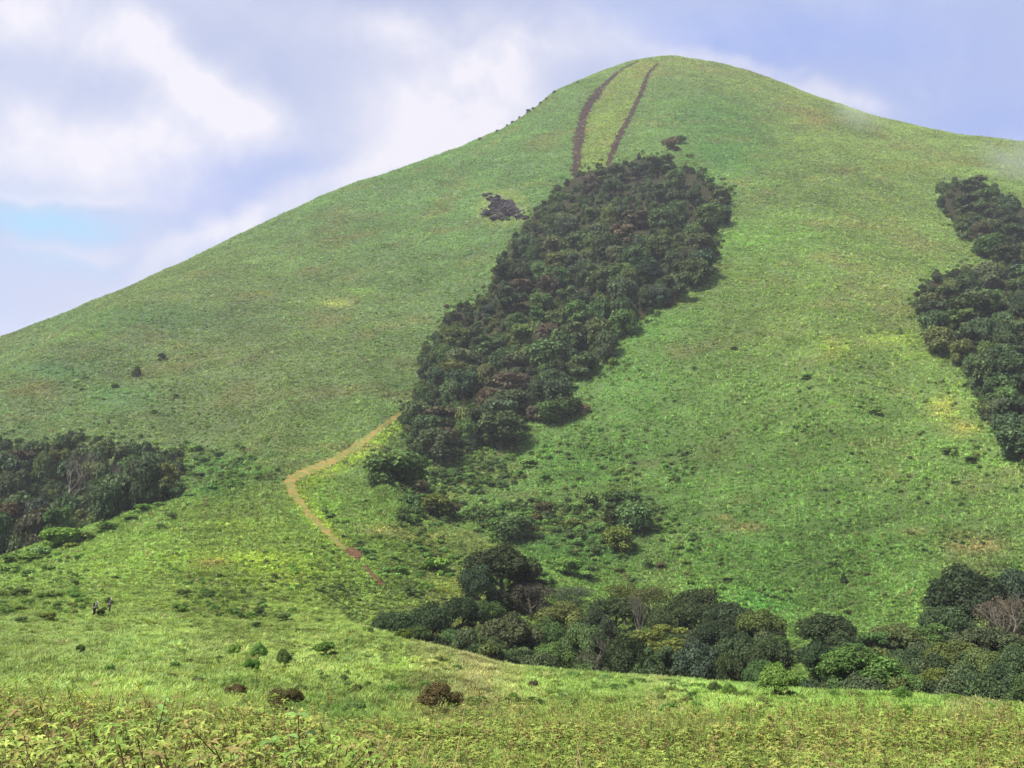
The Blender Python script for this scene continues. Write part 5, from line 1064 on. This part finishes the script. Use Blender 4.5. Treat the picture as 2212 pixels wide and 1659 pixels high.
def person(x, y, z, rz, J, cols, label, extras):
    """J: joint positions; body is one skinned surface, clothing are thin shells around it"""
    root = empty('person', (x, y, z), rz); tag(root, label, 'person')
    skin = plain_mat('skin_tone', (.36, .21, .14), .6)
    names = list(J); idx = {n: i for i, n in enumerate(names)}; pts = [J[n][0] for n in names]; rad = [J[n][1] for n in names]
    ed = [(idx[n], idx[J[n][2]]) for n in names if J[n][2]]
    # hands: palm and five separate fingers
    for s in ('l', 'r'):
        w = Vector(J['wrist_' + s][0]); e = Vector(J['elbow_' + s][0]); d = (w - e).normalized(); sd = d.cross(Vector((0, 1, 0.2))).normalized()
        pi = len(pts); pts.append(tuple(w + d * .05)); rad.append((.034, .018)); ed.append((idx['wrist_' + s], pi))
        for k, (off, L) in enumerate(((-.03, .062), (-.01, .075), (.01, .07), (.03, .055))):
            a = len(pts); p0 = w + d * .085 + sd * off; p1 = p0 + d * L * .55 + Vector((0, 0, -.006)); p2 = p1 + d * L * .4 + Vector((0, 0, -.02))
            pts += [tuple(p0), tuple(p1), tuple(p2)]; rad += [.009, .008, .007]; ed += [(pi, a), (a, a + 1), (a + 1, a + 2)]
        a = len(pts); p0 = w + d * .035 + sd * -.04; p1 = p0 + d * .035 + sd * -.018; pts += [tuple(p0), tuple(p1)]; rad += [.011, .009]; ed += [(pi, a), (a, a + 1)]
    link('body', skin_mesh('body', pts, ed, rad, skin, 2, idx['pelvis']), root)
    def shell(nm, chain, grow, mat):
        ns = sorted({n for c in chain for n in c}, key=names.index); im = {n: i for i, n in enumerate(ns)}
        gr = lambda r: tuple(q + grow for q in r) if isinstance(r, tuple) else (r + grow, r + grow)
        o = link(nm, skin_mesh(nm, [J[n][0] for n in ns], [(im[a], im[b]) for a, b in chain], [gr(J[n][1]) for n in ns], mat, 2), root); return o
    shell('shirt', [('pelvis', 'waist'), ('waist', 'chest'), ('chest', 'neck_base'), ('chest', 'shoulder_l'), ('chest', 'shoulder_r'), ('shoulder_l', 'elbow_l'), ('shoulder_r', 'elbow_r'), ('elbow_l', 'cuff_l'), ('elbow_r', 'cuff_r')], .018, plain_mat('shirt_cloth', cols[0], .9))
    shell('trousers', [('pelvis', 'hip_l'), ('pelvis', 'hip_r'), ('hip_l', 'knee_l'), ('hip_r', 'knee_r'), ('knee_l', 'ankle_l'), ('knee_r', 'ankle_r')], .02, plain_mat('trouser_cloth', cols[1], .9))
    shell('shoe', [('ankle_l', 'toe_l')], .012, plain_mat('shoe_leather', (.03, .03, .03), .6)); shell('shoe', [('ankle_r', 'toe_r')], .012, plain_mat('shoe_leather', (.03, .03, .03), .6))
    # face and hair
    h = Vector(J['head'][0]); f = Vector(extras['face']).normalized(); up = Vector((0, 0, 1)); sd = f.cross(up).normalized()
    def blob(nm, c, s, mat, ax=None, parent=root):
        bm = bmesh.new(); bmesh.ops.create_uvsphere(bm, u_segments=16, v_segments=10, radius=1)
        M = Matrix((( sd.x, f.x, 0), (sd.y, f.y, 0), (sd.z, f.z, 1))).to_4x4()
        for v in bm.verts: v.co = M @ Vector((v.co.x * s[0], v.co.y * s[1], v.co.z * s[2])) + c
        me = bpy.data.meshes.new(nm); bm.to_mesh(me); bm.free(); me.materials.append(mat)
        for p in me.polygons: p.use_smooth = True
        return link(nm, me, parent)
    ey = plain_mat('eye_dark', (.02, .015, .012), .3)
    blob('eye', h + f * .088 + sd * .033 + up * .012, (.013, .008, .008), ey); blob('eye', h + f * .088 - sd * .033 + up * .012, (.013, .008, .008), ey)
    blob('nose', h + f * .1 - up * .018, (.014, .02, .022), skin); blob('mouth', h + f * .09 - up * .058, (.026, .01, .008), plain_mat('lip', (.3, .12, .1), .5))
    blob('ear', h + sd * .08 - up * .005, (.012, .022, .032), skin); blob('ear', h - sd * .08 - up * .005, (.012, .022, .032), skin)
    blob('hair', h - f * .022 + up * .03, (.092, .104, .104), plain_mat('black_hair', (.015, .012, .012), .5))
    for nm, c, s, col in extras.get('more', []): blob(nm, Vector(c), s, plain_mat(nm + '_cloth', col, .8))
    return root

def joints(lean=0.0, armf=0.35, hd=0.0):
    """standing figure, 1.62 m, facing +x, torso leaning by `lean` radians towards +x"""
    c, s = math.cos(lean), math.sin(lean); P = lambda x, y, z: (x * c + (z - .88) * s, y, .88 + (z - .88) * c - x * s)
    J = {'pelvis': ((0, 0, .88), (.13, .10), None), 'waist': (P(0, 0, 1.02), (.12, .09), 'pelvis'), 'chest': (P(0, 0, 1.22), (.15, .10), 'waist'), 'neck_base': (P(0, 0, 1.36), .06, 'chest'),
         'neck': (P(.01, 0, 1.42), .048, 'neck_base'), 'head': (P(.03, 0, 1.50), (.082, .095), 'neck'), 'crown_head': (P(.025, 0, 1.565), (.07, .08), 'head'),
         'hip_l': ((0, .095, .82), .085, 'pelvis'), 'hip_r': ((0, -.095, .82), .085, 'pelvis'), 'knee_l': ((.06, .11, .45), .058, 'hip_l'), 'knee_r': ((-.02, -.11, .45), .058, 'hip_r'),
         'ankle_l': ((.0, .12, .09), .04, 'knee_l'), 'ankle_r': ((-.12, -.12, .09), .04, 'knee_r'), 'toe_l': ((.15, .13, .04), .036, 'ankle_l'), 'toe_r': ((.03, -.13, .04), .036, 'ankle_r')}
    for n, sg in (('l', 1), ('r', -1)):
        J['shoulder_' + n] = (P(0, sg * .17, 1.32), .052, 'chest'); J['elbow_' + n] = (P(.10 + armf * .1, sg * .23, 1.06), .040, 'shoulder_' + n)
        J['cuff_' + n] = (P(.22 + armf * .25, sg * .2, .98), .032, 'elbow_' + n); J['wrist_' + n] = (P(.27 + armf * .28, sg * .19, .965), .026, 'cuff_' + n)
    return J
px, py, pz = at_ray(203, 1332)
person(px, py, pz - .05, 0.15, joints(.42, .5), ((.16, .16, .165), (.014, .014, .017)), 'person leaning forward in grey shirt, black trousers, pale cap and dark backpack', {'face': (.9, -.2, -.35),
       'more': [('cap', (.30, 0, 1.49), (.10, .12, .062), (.50, .66, .58)), ('backpack', (-.04, 0, 1.20), (.15, .12, .23), (.012, .012, .014))]})
qx, qy, qz = at_ray(236, 1324)
person(qx, qy, qz - .05, 0.5, joints(.08, .2), ((.12, .095, .13), (.05, .045, .055)), 'person with long black hair in dark mauve top, half hidden by bushes', {'face': (.7, -.7, 0),
       'more': [('hat', (.11, -.05, 1.50), (.05, .085, .12), (.72, .64, .50)), ('long_hair', (-.05, .01, 1.42), (.085, .07, .17), (.015, .012, .012))]})
for bu, bv, bw, bh, bc, wh in ((217, 1331, 20, 20, 'dark', 'between the two people'), (236, 1333, 22, 13, 'mid', 'in front of the person in mauve'), (224, 1322, 14, 14, 'darkest', 'close behind the leaning person')):
    x, y, z = at_ray(bu, bv); k = math.hypot(x, y) / FU; place('bush', x, y, z - .05, bw / 2 * k, bh * k, bc, BUSH_N, BUSH_S, patch=wh, cat='bush')

# ------------------------------------------------------------------ labels: say which one it is
PATCH = {'M': 'the gully wood', 'RU': 'the upper right wood', 'RL': 'the lower right wood', 'L': 'the left wood', 'B1': 'the middle valley wood', 'B2': 'the right valley wood'}
ORD = ['leftmost', 'second from left', 'third from left', 'fourth from left', 'fifth from left', 'sixth from left', 'seventh from left', 'eighth from left', 'ninth from left', 'tenth from left']
def label_all():
    short = lambda t: ' '.join(t.split()[:16])
    used = {}
    from collections import defaultdict
    fr = [t for t in THINGS]
    wood = defaultdict(list)
    for t in fr: wood[(t['kind'], t['patch'])].append(t)
    for (kind, patch), L in wood.items():
        if kind == 'broadleaf_tree':
            vs = [t['v'] for t in L]; lo, hi = min(vs), max(vs); nb = {'M': 9, 'RU': 3, 'RL': 6, 'L': 4, 'B1': 3, 'B2': 3}[patch]
            names = {3: ['at the top of', 'halfway up', 'along the bottom of'], 4: ['at the top of', 'in the upper middle of', 'in the lower middle of', 'along the bottom of'],
                     6: ['at the top of', 'high in', 'above the middle of', 'below the middle of', 'low in', 'at the bottom of'],
                     9: ['at the top of', 'near the top of', 'high in', 'above the middle of', 'in the middle of', 'below the middle of', 'low in', 'near the bottom of', 'at the bottom of']}[nb]
            cells = defaultdict(list)
            for t in L:
                b = min(nb - 1, int((t['v'] - lo) / (hi - lo + 1e-6) * nb)); shape = t['extra'] or ('flat topped' if t['flat'] else ('open crowned' if t['open'] else ('small round' if t['R'] < 3.6 else 'round crowned')))
                cells[(b, CWORD[t['col']] + ' ' + shape)].append(t)
            for (b, w), C in cells.items():
                C.sort(key=lambda t: t['u'])
                for i, t in enumerate(C):
                    o = '' if len(C) == 1 else (', ' + ORD[i] if i < len(ORD) else ', far right')
                    if len(C) > 1 and i == len(C) - 1: o = ', rightmost there'
                    t['o']['label'] = '%s tree %s %s' % (w, names[b], PATCH[patch]) + o
                    t['o']['group'] = 'trees of ' + PATCH[patch]
        else:
            cells = defaultdict(list)
            for t in L: cells[(t['col'], 'tall' if t['H'] > t['R'] * 2.2 else ('broad' if t['R'] > 1.6 else 'small'))].append(t)
            for (c, s), C in cells.items():
                C.sort(key=lambda t: t['u'])
                for i, t in enumerate(C):
                    o = '' if len(C) == 1 else (', ' + ORD[i] if i < len(ORD) else ', far right')
                    if len(C) > 1 and i == len(C) - 1: o = ', rightmost'
                    t['o']['label'] = '%s %s bush %s' % (s, CWORD[c], patch) + o
                    t['o']['group'] = 'bushes ' + patch
label_all()

for o_ in COL.objects:
    if len(str(o_.get('label', '')).split()) > 16: print('LONG', o_['label'])
# ------------------------------------------------------------------ air
def haze_box():
    bm = bmesh.new(); bmesh.ops.create_cube(bm, size=1)
    lo = float(ZG.min()) - 1.5; hi = float(ZG.max()) + 14
    for v in bm.verts: v.co = Vector((v.co.x * 5100, v.co.y * 5100, lo if v.co.z < 0 else hi))
    me = bpy.data.meshes.new('haze'); bm.to_mesh(me); bm.free()
    m = bpy.data.materials.new('haze_air'); m.use_nodes = True; N = NT(m.node_tree); out = N.n('ShaderNodeOutputMaterial'); v = N.n('ShaderNodeVolumePrincipled')
    v.inputs['Color'].default_value = (0.90, 0.93, 1.0, 1); v.inputs['Density'].default_value = 0.00016; v.inputs['Anisotropy'].default_value = 0.2
    N.t.links.new(v.outputs[0], out.inputs['Volume']); me.materials.append(m)
    o = link('haze', me); tag(o, 'thin bluish haze in the air over the hill', 'haze', kind='stuff')
haze_box()
def mist():
    m = bpy.data.materials.new('mist_wisp'); m.use_nodes = True; N = NT(m.node_tree); out = N.n('ShaderNodeOutputMaterial'); v = N.n('ShaderNodeVolumePrincipled')
    tc = N.n('ShaderNodeTexCoord'); ln = N.n('ShaderNodeVectorMath', operation='LENGTH'); N.put(ln.inputs[0], tc.outputs['Object'])
    nz = N.noise(tc.outputs['Object'], 1.6, 3, .6); d = N.m('MULTIPLY', N.rng(ln.outputs['Value'], 1.0, 0.1, 0, 1, True), N.rng(nz, .38, .62, 0.0, 1.0))
    N.put(v.inputs['Density'], N.m('MULTIPLY', d, 0.016)); v.inputs['Color'].default_value = (.95, .96, 1, 1); N.t.links.new(v.outputs[0], out.inputs['Volume'])
    for u, vv, rx, ry, lb in ((1845, 262, 24, 16, 'faint wisp of mist lying on the upper right ridge'), (2190, 372, 34, 20, 'faint mist above the upper right wood')):
        x, y, z = at_ray(u, vv + 10); bm = bmesh.new(); bmesh.ops.create_icosphere(bm, subdivisions=3, radius=1); me = bpy.data.meshes.new('mist'); bm.to_mesh(me); bm.free(); me.materials.append(m)
        o = link('mist', me); o.location = (x, y - 12, z + 4); o.scale = (rx, 22, ry); o.rotation_euler = (0, .5, 0); tag(o, lb, 'mist', kind='stuff')
mist()
print('things', len(THINGS), 'z range', ZG.min(), ZG.max())
